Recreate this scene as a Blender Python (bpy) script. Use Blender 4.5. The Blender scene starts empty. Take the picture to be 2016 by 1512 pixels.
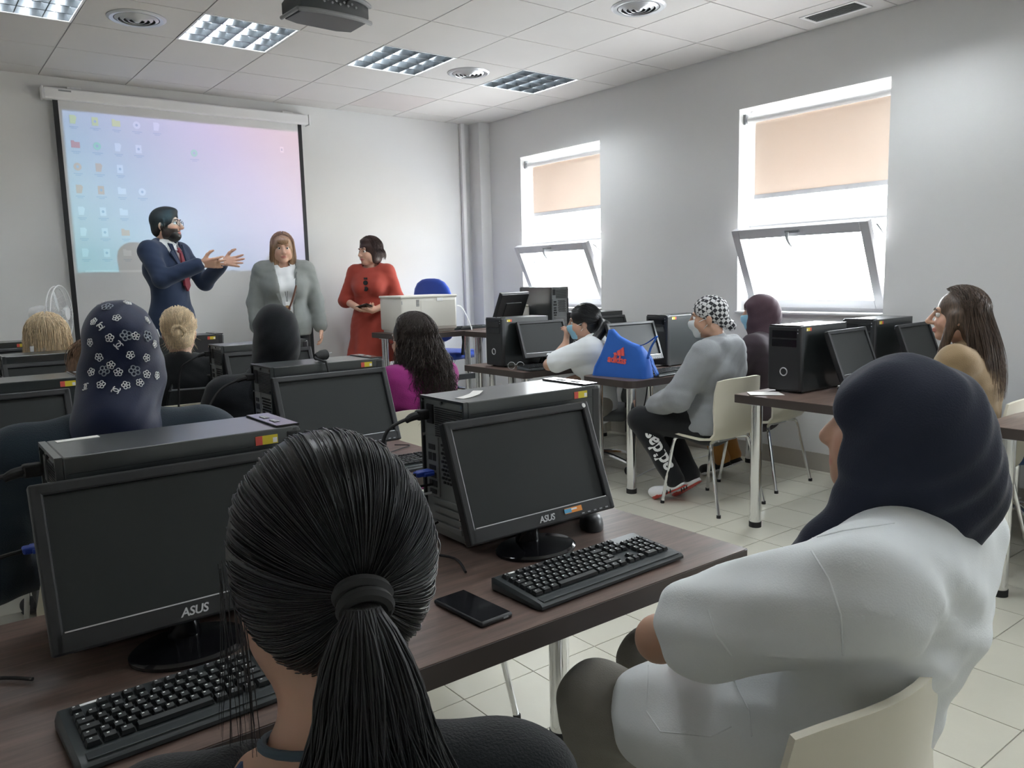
import bpy, bmesh, math, random
import numpy as np
from mathutils import Vector, Matrix, Euler
from mathutils.bvhtree import BVHTree
R = math.radians
random.seed(7); RNG = np.random.default_rng(7)
SC = bpy.context.scene; COL = SC.collection
# ---------------------------------------------------------------- camera
CAMP = (-0.9957, -7.0446, 1.40)
ROW = ((0.79210595, -0.60987231, -0.02497875), (-0.10007058, -0.08938532, -0.99095719), (0.60212461, 0.78744272, -0.13183292))
cam = bpy.data.objects.new('camera', bpy.data.cameras.new('camera')); COL.objects.link(cam)
cm = Matrix.Identity(4)
for i in range(3):
    cm[i][0] = ROW[0][i]; cm[i][1] = -ROW[1][i]; cm[i][2] = -ROW[2][i]; cm[i][3] = CAMP[i]
cam.matrix_world = cm
cam.data.sensor_fit = 'HORIZONTAL'; cam.data.sensor_width = 36; cam.data.lens = 1562.6 / 2016 * 36
cam.data.clip_start = 0.05; cam.data.clip_end = 200
SC.camera = cam
# ---------------------------------------------------------------- world, exposure
SC.view_settings.view_transform = 'Standard'; SC.view_settings.look = 'None'
SC.view_settings.exposure = 2.18; SC.view_settings.gamma = 1.0; SC.view_settings.use_curve_mapping = False
W = bpy.data.worlds.new('sky'); SC.world = W; W.use_nodes = True
W.node_tree.nodes['Background'].inputs[0].default_value = (0.93, 0.96, 1.0, 1)
W.node_tree.nodes['Background'].inputs[1].default_value = 7.6
WINS = [(-0.70, -1.83), (-3.30, -4.43), (-5.90, -7.03)]
for k, (a, b) in enumerate(WINS):
    d = bpy.data.lights.new('window_portal', 'AREA'); d.shape = 'RECTANGLE'; d.size = 1.5; d.size_y = 1.1
    d.cycles.is_portal = True
    o = bpy.data.objects.new('window_portal', d); COL.objects.link(o)
    o.location = (4.36, (a + b) / 2, 1.84); o.rotation_euler = (0, R(90), 0)
TUBE = 19.0        # ceiling tube emission
# ---------------------------------------------------------------- materials
def mat(name, col, rough=0.6, metal=0.0, spec=0.5, noise=None, bump=0.0, bscale=60, emit=None, estr=0, coat=0, sheen=0):
    """Principled material; noise=(scale, amount) varies the colour a little; bump adds a fine relief."""
    m = bpy.data.materials.new(name); m.use_nodes = True
    nt = m.node_tree; b = nt.nodes['Principled BSDF']
    b.inputs['Base Color'].default_value = (*col, 1); b.inputs['Roughness'].default_value = rough
    b.inputs['Metallic'].default_value = metal; b.inputs['Specular IOR Level'].default_value = spec
    if coat: b.inputs['Coat Weight'].default_value = coat; b.inputs['Coat Roughness'].default_value = 0.1
    if sheen: b.inputs['Sheen Weight'].default_value = sheen; b.inputs['Sheen Roughness'].default_value = 0.5
    if emit: b.inputs['Emission Color'].default_value = (*emit, 1); b.inputs['Emission Strength'].default_value = estr
    tc = nt.nodes.new('ShaderNodeTexCoord')
    if noise:
        n = nt.nodes.new('ShaderNodeTexNoise'); n.inputs['Scale'].default_value = noise[0]; n.inputs['Detail'].default_value = 4
        nt.links.new(tc.outputs['Object'], n.inputs['Vector'])
        r = nt.nodes.new('ShaderNodeMapRange'); r.inputs[3].default_value = 1 - noise[1]; r.inputs[4].default_value = 1 + noise[1]
        nt.links.new(n.outputs['Fac'], r.inputs[0])
        v = nt.nodes.new('ShaderNodeMixRGB'); v.blend_type = 'MULTIPLY'; v.inputs[0].default_value = 1
        v.inputs[1].default_value = (*col, 1); nt.links.new(r.outputs[0], v.inputs[2])
        nt.links.new(v.outputs[0], b.inputs['Base Color'])
    if bump:
        n2 = nt.nodes.new('ShaderNodeTexNoise'); n2.inputs['Scale'].default_value = bscale; n2.inputs['Detail'].default_value = 3
        nt.links.new(tc.outputs['Object'], n2.inputs['Vector'])
        bp = nt.nodes.new('ShaderNodeBump'); bp.inputs['Strength'].default_value = bump; bp.inputs['Distance'].default_value = 0.01
        nt.links.new(n2.outputs['Fac'], bp.inputs['Height']); nt.links.new(bp.outputs[0], b.inputs['Normal'])
    return m
def s2l(r, g, b):
    f = lambda c: (c / 255 / 12.92) if c <= 10.3 else ((c / 255 + 0.055) / 1.055) ** 2.4
    return (f(r), f(g), f(b))
M = {}
M['wall'] = mat('wall_paint', (0.74, 0.74, 0.735), 0.85, noise=(1.2, 0.02), bump=0.05, bscale=200)
M['ceil'] = mat('ceiling_tile', (0.63, 0.61, 0.59), 0.9, noise=(3, 0.02), bump=0.1, bscale=300)
M['ceil2'] = mat('ceiling_tile_stained', (0.60, 0.555, 0.54), 0.9, noise=(3, 0.03))
M['tbar'] = mat('ceiling_bar', (0.42, 0.41, 0.40), 0.6)
M['tilefloor'] = mat('floor_tile', (0.58, 0.56, 0.47), 0.32, noise=(5, 0.05), bump=0.03, bscale=30)
M['grout'] = mat('floor_grout', (0.42, 0.40, 0.35), 0.9)
M['base'] = mat('skirting_tile', (0.42, 0.39, 0.34), 0.45, noise=(8, 0.05))
M['white'] = mat('white_paint', (0.82, 0.82, 0.82), 0.45)
M['alu'] = mat('window_aluminium', (0.62, 0.62, 0.64), 0.45, metal=0.1)
M['chrome'] = mat('chrome', (0.83, 0.84, 0.85), 0.12, metal=1.0)
M['steel'] = mat('brushed_steel', (0.55, 0.56, 0.57), 0.32, metal=1.0)
M['black'] = mat('black_plastic', (0.018, 0.019, 0.021), 0.42, bump=0.03, bscale=400)
M['blackgloss'] = mat('black_gloss_plastic', (0.010, 0.010, 0.012), 0.12)
M['panel'] = mat('tower_side_panel', (0.022, 0.027, 0.028), 0.30, noise=(4, 0.1), spec=0.9, coat=.25)
M['screen'] = mat('lcd_screen_off', (0.032, 0.035, 0.035), 0.50, spec=.22)
M['rear'] = mat('galvanised_sheet', (0.30, 0.32, 0.32), 0.42, metal=0.35, noise=(6, .08))
M['grey'] = mat('grey_plastic', (0.30, 0.31, 0.32), 0.5)
M['cream'] = mat('cream_plastic', (0.72, 0.68, 0.56), 0.42, noise=(3, 0.02))
M['rubber'] = mat('black_rubber', (0.015, 0.015, 0.016), 0.7)
M['silver'] = mat('silver_paint', (0.62, 0.63, 0.65), 0.35, metal=0.6)
M['keycap'] = mat('keycap', (0.016, 0.018, 0.019), 0.40)
M['keybody'] = mat('keyboard_shell', (0.030, 0.036, 0.038), 0.42)
M['paper'] = mat('paper', (0.82, 0.80, 0.77), 0.8)
M['blue'] = mat('blue_chair_fabric', s2l(35, 72, 170), 0.85, noise=(40, 0.08), bump=0.2, bscale=500, sheen=0.3)
M['navyfab'] = mat('navy_chair_fabric', s2l(55, 80, 120), 0.85, noise=(40, 0.08))
M['bluebag'] = mat('blue_bag_fabric', s2l(38, 100, 190), 0.7, noise=(20, 0.06), bump=0.15, bscale=300)
M['orange'] = mat('orange_print', s2l(240, 100, 95), 0.7)
M['vga'] = mat('blue_plug', s2l(38, 70, 170), 0.5)
M['yellow'] = mat('yellow_label', s2l(225, 205, 60), 0.6)
M['red'] = mat('red_label', s2l(220, 90, 80), 0.6)
M['printwhite'] = mat('white_print', (0.85, 0.85, 0.85), 0.6)
M['beige'] = mat('beige_plastic', (0.66, 0.64, 0.58), 0.5)
M['darkgrey'] = mat('dark_grey_plastic', (0.07, 0.075, 0.08), 0.45)
M['stickblue'] = mat('sticker_blue', s2l(90, 170, 210), 0.5)
M['stickorange'] = mat('sticker_orange', s2l(235, 150, 60), 0.5)
def wood_mat():
    m = bpy.data.materials.new('dark_wood_laminate'); m.use_nodes = True; nt = m.node_tree; b = nt.nodes['Principled BSDF']
    tc = nt.nodes.new('ShaderNodeTexCoord'); mp = nt.nodes.new('ShaderNodeMapping'); mp.inputs['Scale'].default_value = (2.2, 26, 26)
    n = nt.nodes.new('ShaderNodeTexNoise'); n.inputs['Scale'].default_value = 2.0; n.inputs['Detail'].default_value = 8; n.inputs['Roughness'].default_value = 0.65
    cr = nt.nodes.new('ShaderNodeValToRGB'); cr.color_ramp.elements[0].position = 0.3; cr.color_ramp.elements[1].position = 0.72
    cr.color_ramp.elements[0].color = (0.080, 0.054, 0.044, 1); cr.color_ramp.elements[1].color = (0.195, 0.132, 0.108, 1)
    nt.links.new(tc.outputs['Object'], mp.inputs[0]); nt.links.new(mp.outputs[0], n.inputs['Vector'])
    nt.links.new(n.outputs['Fac'], cr.inputs[0]); nt.links.new(cr.outputs[0], b.inputs['Base Color'])
    b.inputs['Roughness'].default_value = 0.38
    bp = nt.nodes.new('ShaderNodeBump'); bp.inputs['Strength'].default_value = 0.06; bp.inputs['Distance'].default_value = 0.002
    nt.links.new(n.outputs['Fac'], bp.inputs['Height']); nt.links.new(bp.outputs[0], b.inputs['Normal'])
    return m
M['wood'] = wood_mat()
M['woodedge'] = mat('table_edge_band', (0.050, 0.038, 0.034), 0.45)
def glass_mat():
    m = bpy.data.materials.new('window_glass'); m.use_nodes = True; nt = m.node_tree; nt.nodes.remove(nt.nodes['Principled BSDF'])
    t = nt.nodes.new('ShaderNodeBsdfTransparent'); t.inputs[0].default_value = (0.93, 0.95, 0.95, 1)
    g = nt.nodes.new('ShaderNodeBsdfGlossy'); g.inputs['Roughness'].default_value = 0.02
    mx = nt.nodes.new('ShaderNodeMixShader')
    mx.inputs[0].default_value = 0.05; nt.links.new(t.outputs[0], mx.inputs[1]); nt.links.new(g.outputs[0], mx.inputs[2])
    nt.links.new(mx.outputs[0], nt.nodes['Material Output'].inputs[0]); return m
M['glass'] = glass_mat()
def blind_mat():
    m = bpy.data.materials.new('blind_fabric'); m.use_nodes = True; nt = m.node_tree; nt.nodes.remove(nt.nodes['Principled BSDF'])
    d = nt.nodes.new('ShaderNodeBsdfDiffuse'); d.inputs[0].default_value = (0.64, 0.55, 0.48, 1)
    t = nt.nodes.new('ShaderNodeBsdfTranslucent'); t.inputs[0].default_value = (0.112, 0.101, 0.092, 1)
    mx = nt.nodes.new('ShaderNodeAddShader'); 
    nt.links.new(d.outputs[0], mx.inputs[0]); nt.links.new(t.outputs[0], mx.inputs[1])
    nt.links.new(mx.outputs[0], nt.nodes['Material Output'].inputs[0]); return m
M['blind'] = blind_mat()
def lensglass():
    return mat('lens_glass', (0.02, 0.02, 0.025), 0.05, coat=1)
M['lens'] = lensglass()
M['tube'] = mat('fluorescent_tube', (1, 1, 1), 0.4, emit=(0.90, 0.96, 1.0), estr=TUBE)
M['louvre'] = mat('louvre_aluminium', (0.085, 0.093, 0.10), 0.3, metal=0.9)
# ---------------------------------------------------------------- mesh helpers
class MB:
    """collects simple solids into one mesh"""
    def __init__(s): s.v = []; s.f = []
    def add(s, vs, fs, mx=None):
        o = len(s.v)
        s.v += [tuple(mx @ Vector(p)) for p in vs] if mx is not None else [tuple(p) for p in vs]
        s.f += [tuple(i + o for i in q) for q in fs]; return s
    def box(s, c, d, mx=None, ch=0.0):
        """box centre c, size d; ch = chamfer of all edges"""
        x, y, z = d[0] / 2, d[1] / 2, d[2] / 2
        if ch <= 0:
            vs = [(c[0] + i * x, c[1] + j * y, c[2] + k * z) for i in (-1, 1) for j in (-1, 1) for k in (-1, 1)]
            fs = [(0, 1, 3, 2), (4, 6, 7, 5), (0, 4, 5, 1), (2, 3, 7, 6), (0, 2, 6, 4), (1, 5, 7, 3)]
            return s.add(vs, fs, mx)
        ch = min(ch, x * .95, y * .95, z * .95)
        bm = bmesh.new(); bmesh.ops.create_cube(bm, size=1)
        for v in bm.verts: v.co = Vector((v.co.x * d[0] + c[0], v.co.y * d[1] + c[1], v.co.z * d[2] + c[2]))
        bmesh.ops.bevel(bm, geom=list(bm.edges), offset=ch, segments=2, affect='EDGES', profile=0.5)
        bm.verts.index_update()
        s.add([v.co[:] for v in bm.verts], [[v.index for v in f.verts] for f in bm.faces], mx); bm.free(); return s
    def cyl(s, a, b, r, r2=None, n=16, mx=None, caps=True):
        a = Vector(a); b = Vector(b); r2 = r if r2 is None else r2
        d = (b - a).normalized(); u = d.orthogonal().normalized(); w = d.cross(u)
        vs = []
        for P, q in ((a, r), (b, r2)):
            for i in range(n):
                t = 2 * math.pi * i / n; vs.append(P + (u * math.cos(t) + w * math.sin(t)) * q)
        fs = [(i, (i + 1) % n, n + (i + 1) % n, n + i) for i in range(n)]
        if caps: fs += [tuple(range(n))[::-1], tuple(range(n, 2 * n))]
        return s.add(vs, fs, mx)
    def tube(s, pts, r, n=8, mx=None, sm=True):
        """tube along a path; r number or list"""
        P = [Vector(p) for p in pts]
        if sm and len(P) > 2: P, r = smooth_path(P, r)
        rr = r if hasattr(r, '__len__') else [r] * len(P)
        vs = []; u = None
        for i, p in enumerate(P):
            t = (P[min(i + 1, len(P) - 1)] - P[max(i - 1, 0)])
            t = t.normalized() if t.length > 1e-9 else Vector((0, 0, 1))
            u = t.orthogonal().normalized() if u is None else (u - t * u.dot(t)).normalized()
            w = t.cross(u)
            for k in range(n):
                a = 2 * math.pi * k / n; vs.append(p + (u * math.cos(a) + w * math.sin(a)) * rr[i])
        fs = [(i * n + k, i * n + (k + 1) % n, (i + 1) * n + (k + 1) % n, (i + 1) * n + k) for i in range(len(P) - 1) for k in range(n)]
        fs += [tuple(range(n))[::-1], tuple(range((len(P) - 1) * n, len(P) * n))]
        return s.add(vs, fs, mx)
    def lathe(s, prof, c=(0, 0, 0), n=24, mx=None, caps=True):
        """profile of (r, z) turned round the z axis through c"""
        vs = [(c[0] + r * math.cos(2 * math.pi * k / n), c[1] + r * math.sin(2 * math.pi * k / n), c[2] + z) for r, z in prof for k in range(n)]
        fs = [(i * n + k, i * n + (k + 1) % n, (i + 1) * n + (k + 1) % n, (i + 1) * n + k) for i in range(len(prof) - 1) for k in range(n)]
        if caps: fs += [tuple(range(n))[::-1], tuple(range((len(prof) - 1) * n, len(prof) * n))]
        else: fs += [((len(prof) - 1) * n + k, (len(prof) - 1) * n + (k + 1) % n, (k + 1) % n, k) for k in range(n)]
        return s.add(vs, fs, mx)
    def prism(s, poly, a, b, axis=2, mx=None):
        """polygon extruded from a to b along an axis; poly gives the other two coordinates"""
        n = len(poly)
        def P(q, h): return {0: (h, q[0], q[1]), 1: (q[0], h, q[1]), 2: (q[0], q[1], h)}[axis]
        return s.add([P(q, a) for q in poly] + [P(q, b) for q in poly], [tuple(range(n))[::-1], tuple(range(n, 2 * n))] + [(i, (i + 1) % n, n + (i + 1) % n, n + i) for i in range(n)], mx)
    def torus(s, c, R1, r, n=28, m=8, mx=None, arc=1.0):
        pts = [Vector((R1 * math.cos(2 * math.pi * arc * i / n), R1 * math.sin(2 * math.pi * arc * i / n), 0)) + Vector(c) for i in range(n + 1)]
        return s.tube(pts, r, m, mx, sm=False)
    def mesh(s, name):
        m = bpy.data.meshes.new(name); m.from_pydata(s.v, [], s.f); m.update(); return m
    def build(s, name, material, parent=None, smooth=False, angle=35):
        m = s.mesh(name); m.materials.append(M[material] if isinstance(material, str) else material)
        bm = bmesh.new(); bm.from_mesh(m); bmesh.ops.recalc_face_normals(bm, faces=bm.faces[:]); bm.to_mesh(m); bm.free()
        if smooth:
            m.polygons.foreach_set('use_smooth', [True] * len(m.polygons))
            try: m.set_sharp_from_angle(angle=R(angle))
            except Exception: pass
        return link(name, m, parent)
def smooth_path(P, r, k=5):
    out = []; rr = []; n = len(P); lst = hasattr(r, '__len__')
    for i in range(n - 1):
        p0, p1, p2, p3 = P[max(i - 1, 0)], P[i], P[i + 1], P[min(i + 2, n - 1)]
        for j in range(k):
            t = j / k
            out.append(0.5 * ((2 * p1) + (p2 - p0) * t + (2 * p0 - 5 * p1 + 4 * p2 - p3) * t * t + (3 * p1 - p0 - 3 * p2 + p3) * t ** 3))
            rr.append(r[i] * (1 - t) + r[i + 1] * t if lst else r)
    out.append(P[-1]); rr.append(r[-1] if lst else r)
    return out, rr
def link(name, data, parent=None):
    o = bpy.data.objects.new(name, data); COL.objects.link(o)
    if parent is not None: o.parent = parent
    return o
def tag(o, label=None, cat=None, group=None, kind=None):
    if label: o['label'] = label
    if cat: o['category'] = cat
    if group: o['group'] = group
    if kind: o['kind'] = kind
    return o
def thing(name, label, cat, loc=(0, 0, 0), rz=0, group=None):
    o = link(name, None); o.location = loc; o.rotation_euler = (0, 0, rz); o.empty_display_size = 0.1
    return tag(o, label, cat, group)
def copy_tree(o, parent=None):
    c = o.copy(); COL.objects.link(c)
    if parent is not None: c.parent = parent
    for ch in list(o.children): copy_tree(ch, c)
    return c
def dup(o, loc, rz, label=None, group=None):
    c = copy_tree(o); c.location = loc; c.rotation_euler = (0, 0, rz)
    if label: c['label'] = label
    if group: c['group'] = group
    return c
def text_mesh(txt, size, depth=0.0006, shear=0, bold=0, space=1):
    cu = bpy.data.curves.new('txt', 'FONT'); cu.body = txt; cu.size = size; cu.extrude = depth; cu.shear = shear; cu.offset = bold
    cu.align_x = 'CENTER'; cu.align_y = 'CENTER'; cu.resolution_u = 3; cu.space_character = space
    o = bpy.data.objects.new('txt', cu); COL.objects.link(o)
    dg = bpy.context.evaluated_depsgraph_get(); me = bpy.data.meshes.new_from_object(o.evaluated_get(dg))
    bpy.data.objects.remove(o); bpy.data.curves.remove(cu)
    return me
def frame_mx(o, x, y, z=None):
    """matrix with origin o and x, y axes"""
    x = Vector(x).normalized(); y = Vector(y); y = (y - x * y.dot(x)).normalized(); z = x.cross(y)
    m = Matrix.Identity(4)
    for i in range(3): m[i][0] = x[i]; m[i][1] = y[i]; m[i][2] = z[i]; m[i][3] = o[i]
    return m
# ---------------------------------------------------------------- room shell
XL, XR, YF, YB, ZC = -2.4, 4.03, 0.0, -9.0, 3.0
SILL, HEAD, TH = 1.10, 2.585, 0.34
def struct(o): o['kind'] = 'structure'; return o
fl = struct(MB().box(((XL + XR) / 2, (YF + YB) / 2, -0.03), (XR - XL, YF - YB, 0.06)).build('floor', 'grout'))
# floor tiles: pieces in the part of the floor one can see, one slab with fine joints elsewhere
TX, TY, OX, OY = 0.2985, 0.311, 0.375, -4.945
tm = MB().box((0, 0, 0), (TX - 0.004, TY - 0.004, 0.008)).mesh('floor_tile'); tm.materials.append(M['tilefloor'])
far = MB()
i0, i1 = math.floor((XL - OX) / TX), math.ceil((XR - OX) / TX); j0, j1 = math.floor((YB - OY) / TY), math.ceil((YF - OY) / TY)
for i in range(i0, i1):
    for j in range(j0, j1):
        cx, cy = OX + (i + .5) * TX, OY + (j + .5) * TY
        xa, xb = max(XL, cx - TX / 2 + .002), min(XR, cx + TX / 2 - .002); ya, yb = max(YB, cy - TY / 2 + .002), min(YF, cy + TY / 2 - .002)
        if xb - xa < 0.02 or yb - ya < 0.02: continue
        full = abs(xb - xa - TX + .004) < 1e-4 and abs(yb - ya - TY + .004) < 1e-4
        if full and cx > 0.2 and -6.9 < cy < -2.3: o = link('floor_tile', tm, fl); o.location = (cx, cy, 0.0)
        else: far.box(((xa + xb) / 2, (ya + yb) / 2, 0.0), (xb - xa, yb - ya, 0.008))
tag(far.build('floor_tiling', 'tilefloor', fl), kind='stuff')
FZ = 0.004
# walls
struct(MB().box(((XL + XR) / 2, 0.1, 1.5), (XR - XL + 0.4, 0.2, 3.4)).build('wall_front', 'wall'))
struct(MB().box((XL - 0.1, (YF + YB) / 2, 1.5), (0.2, YF - YB + .4, 3.4)).build('wall_left', 'wall'))
struct(MB().box(((XL + XR) / 2, YB - 0.1, 1.5), (XR - XL + .4, 0.2, 3.4)).build('wall_back', 'wall'))
wr = MB(); ed = [YF] + [q for w in WINS for q in w] + [YB]
for k in range(0, len(ed), 2): wr.box((XR + TH / 2, (ed[k] + ed[k + 1]) / 2, 1.5), (TH, ed[k] - ed[k + 1], 3.4))
for a, b in WINS:
    wr.box((XR + TH / 2, (a + b) / 2, (SILL - .2) / 2), (TH, a - b, SILL + .2)); wr.box((XR + TH / 2, (a + b) / 2, (HEAD + 3.2) / 2), (TH, a - b, 3.2 - HEAD))
struct(wr.build('wall_right', 'wall'))
struct(MB().box((XR - 0.006, (YF + YB) / 2, 0.066), (0.012, YF - YB, 0.125)).build('baseboard_right', 'base'))
struct(MB().box(((XL + XR) / 2, -0.006, 0.066), (XR - XL, 0.012, 0.125)).build('baseboard_front', 'base'))
struct(MB().box((3.965, -0.095, 1.5), (0.13, 0.19, 3.0)).build('column', 'wall'))
pp = MB().box((3.80, -0.022, 1.5), (0.045, 0.044, 3.0), ch=.008)
tag(struct(pp.build('trim_1', 'white')), 'white vertical cable duct running up the wall beside the corner column')
# ceiling
cl = struct(MB().box(((XL + XR) / 2, (YF + YB) / 2, 3.18), (XR - XL + .3, YF - YB + .3, 0.08)).build('ceiling', 'wall'))
gb = MB()
xs = [0.6 * k for k in range(-4, 7)]; ys = [-0.255 - 0.6 * k for k in range(0, 15)]
for x in xs: gb.box((x, (YF + YB) / 2, 3.006), (0.024, YF - YB, 0.008))
for y in ys: gb.box(((XL + XR) / 2, y, 3.006), (XR - XL, 0.024, 0.0079))
gb.build('ceiling_grid', 'tbar', cl)
LIGHTS = [(-1, 2), (1, 2), (3, 2), (5, 2), (-1, 7), (1, 7), (3, 7), (5, 7), (1, 11), (3, 11), (5, 11)]
DIFF = [(0, 2), (4, 2), (4, 5), (0, 8)]
ctm = MB().box((0, 0, 0), (0.592, 0.592, 0.012)).mesh('ceiling_tile'); ctm.materials.append(M['ceil'])
ctm2 = ctm.copy(); ctm2.materials.clear(); ctm2.materials.append(M['ceil2'])
for i in range(-4, 7):
    for j in range(-1, 15):
        if (i, j) in LIGHTS: continue
        xa, xb = 0.6 * i, min(0.6 * i + .6, XR); ya = max(-0.255 - 0.6 * (j + 1), YB); yb = min(-0.255 - 0.6 * j, YF)
        if yb - ya < .03: continue
        full = xb - xa > .599 and yb - ya > .599
        if full: o = link('ceiling_tile', ctm2 if (i, j) == (4, 0) else ctm, cl); o.location = (xa + .3, yb - .3, 3.002)
        else:
            e = MB().box(((xa + xb) / 2, (ya + yb) / 2, 3.002), (xb - xa - .008, yb - ya - .008, 0.012)).build('ceiling_tile', 'ceil', cl)
# ---------------------------------------------------------------- windows
for k, (a, b) in enumerate(WINS):
    w = struct(thing('window_%d' % (k + 1), ['white window with a half lowered blind nearest the projection screen', 'white window with open hopper sash behind the people in masks', 'white window with blind near the back of the room'][k], 'window', (XR, (a + b) / 2, SILL)))
    wd = a - b; X = 0.165; H = HEAD - SILL; ZT = 1.735 - SILL
    fr = MB()
    for s in (-1, 1): fr.box((X, s * (wd / 2 - .0275), H / 2), (.06, .055, H))
    fr.box((X, 0, .025), (.058, wd - .11, .05)); fr.box((X, 0, H - .03), (.058, wd - .11, .06)); fr.box((X, 0, ZT + .03), (.058, wd - .11, .06))
    fr.build('window_frame', 'alu', w)
    tr = MB(); tr.box((X - .034, 0, ZT + .004), (.012, wd - .02, .012)); tr.build('drip_rail', 'grey', w)
    MB().box((X, 0, (ZT + H) / 2), (.006, wd - .1, H - ZT - .08)).build('upper_pane', 'glass', w)
    # hopper sash hinged at the sill, leaning into the room
    sh = link('hopper_sash', None, w); sh.location = (X - .035, 0, .05); sh.rotation_euler = (0, R(-24), 0)
    sl, sw = ZT - .02, wd - .09; sb = MB()
    for s in (-1, 1): sb.box((0, s * (sw / 2 - .03), sl / 2), (.05, .06, sl), ch=.004)
    sb.box((0, 0, .03), (.05, sw - .12, .06), ch=.004); sb.box((0, 0, sl - .035), (.05, sw - .12, .07), ch=.004); sb.build('sash_frame', 'alu', sh)
    MB().box((0, 0, sl / 2), (.006, sw - .11, sl - .11)).build('sash_pane', 'glass', sh)
    hd = MB(); hd.box((-.032, .02, sl - .03), (.014, .11, .022), ch=.003); hd.tube([(-.04, .05, sl - .03), (-.06, .05, sl - .06), (-.058, .045, sl - .10), (-.045, .04, sl - .135)], [.012, .011, .009, .006], 8)
    hd.build('sash_handle', 'grey', sh, True)
    st = MB()
    for s in (-1, 1): st.cyl((X - .03, s * (sw / 2 + .02), ZT - .18), (X - .235, s * (sw / 2 + .02), ZT - .05), .006, n=8)
    st.build('stay_arm', 'grey', w)
    MB().box((.07, 0, .006), (.20, wd, .016), ch=.004).build('window_sill', 'white', w)
    # roller blind
    zb = [2.035, 1.965, 1.9][k] - SILL
    MB().cyl((.075, -wd / 2 + .012, H - .075), (.075, wd / 2 - .03, H - .075), .024, n=20).build('blind_roller', 'white', w, True)
    bk = MB(); 
    for s in (-1, 1): bk.box((.075, s * (wd / 2 - .012), H - .07), (.06, .02, .075), ch=.004)
    bk.build('blind_bracket', 'grey', w)
    MB().box((.098, -.01, (H - .09 + zb) / 2), (.0012, wd - .12, H - .09 - zb)).build('blind_fabric', 'blind', w)
    MB().box((.098, -.01, zb - .012), (.012, wd - .115, .034), ch=.003).build('blind_bottom_bar', 'alu', w)
# sunlit wall of the next building, seen through the open sash
ext = MB().box((9.5, -3, 0.5), (0.4, 16, 2.6)); tag(ext.build('neighbouring_wall', mat('cream_render', (0.80, 0.70, 0.58), .9, noise=(2, .05))), 'pale cream outside wall seen through the windows', 'wall')
# ---------------------------------------------------------------- ceiling lights
def fixture():
    t = thing('ceiling_light', 'square recessed ceiling light with aluminium louvre', 'ceiling light')
    h = MB(); q = .297
    h.box((0, 0, .085), (.594, .594, .004))
    for s in (-1, 1): h.box((s * q, 0, .042), (.004, .594, .085)); h.box((0, s * q, .042), (.59, .004, .085))
    h.build('housing', 'louvre', t)
    for i in range(4): MB().cyl((-.145 - .145 / 2 + .145 * i + .0 , -.275, .055), (-.145 - .145 / 2 + .145 * i, .275, .055), .010, n=12).build('tube', 'tube', t, True)
    for i in range(5):
        x = -.29 + .145 * i
        f = MB(); f.prism([(x - .003, .0), (x + .003, .0), (x + .016, .045), (x - .016, .045)], -.29, .29, axis=1); f.build('louvre_blade', 'louvre', t)
    for j in range(5):
        y = -.29 + .145 * j
        MB().prism([(y - .006, .0), (y + .006, .0), (y + .003, .040), (y - .003, .040)], -.289, .289, axis=0).build('cross_blade', 'louvre', t)
    r = MB()
    for s in (-1, 1): r.box((s * .292, 0, -.001), (.012, .596, .006)); r.box((0, s * .292, -.001), (.572, .012, .006))
    r.build('rim', 'white', t)
    return t
LLAB = {(-1, 2): 'recessed louvre ceiling light nearest the ceiling edge above the fan', (1, 2): 'recessed louvre ceiling light between the projector and the round vent above the screen', (3, 2): 'recessed louvre ceiling light between the projector and the round vent towards the windows', (5, 2): 'recessed louvre ceiling light closest to the window wall'}
proto = None
for n, (i, j) in enumerate(LIGHTS):
    loc = (0.6 * i + .3, -0.255 - 0.6 * j - .3, 2.998)
    lab = LLAB.get((i, j), 'recessed louvre ceiling light above the back rows of desks')
    if proto is None: proto = fixture(); proto.location = loc; proto['label'] = lab; proto['group'] = 'ceiling lights'
    else: dup(proto, loc, 0, lab, 'ceiling lights')
def diffuser():
    t = thing('air_diffuser', 'round ceiling air diffuser', 'air vent')
    MB().lathe([(.165, 0), (.165, -.004), (.15, -.012), (.128, -.008), (.128, -.001)], n=40, caps=False).build('flange', 'silver', t, True)
    for k in range(4):
        r = .122 - .030 * k
        MB().lathe([(r, -.004), (r, -.008), (r - .017, -.018 - .002 * k), (r - .020, -.016 - .002 * k), (r - .006, -.006)], n=36, caps=False).build('ring_vane', 'silver', t, True)
    MB().lathe([(.018, -.006), (.018, -.022), (.008, -.027), (.001, -.028)], n=20).build('centre_cap', 'silver', t, True)
    MB().cyl((0, 0, -.0005), (0, 0, -.0022), .131, n=28).build('dark_throat', 'darkgrey', t)
    return t
DL = ['round metal ceiling diffuser above the projection screen', 'round metal ceiling diffuser between two ceiling lights near the corner', 'round metal ceiling diffuser nearest the window blinds', 'round metal ceiling diffuser over the back rows']
dp = None
for n, (i, j) in enumerate(DIFF):
    loc = (0.6 * i + .3, -0.255 - 0.6 * j - .3, 2.996)
    if dp is None: dp = diffuser(); dp.location = loc; dp['label'] = DL[0]; dp['group'] = 'round ceiling diffusers'
    else: dup(dp, loc, 0, DL[n], 'round ceiling diffusers')
t = thing('return_grille', 'rectangular slotted air grille in ceiling beside window wall', 'air vent', (3.81, -4.17, 2.996))
g = MB(); 
for s in (-1, 1): g.box((s * .085, 0, -.002), (.02, .38, .006)); g.box((0, s * .18, -.002), (.15, .02, .006))
g.build('grille_frame', 'white', t)
for k in range(7): MB().box((-.06 + .02 * k, 0, -.001), (.004, .34, .006), Matrix.Rotation(0, 4, 'Y')).build('slat', 'grey', t)
MB().box((0, 0, .001), (.15, .34, .002)).build('backing', 'grey', t)
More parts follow.
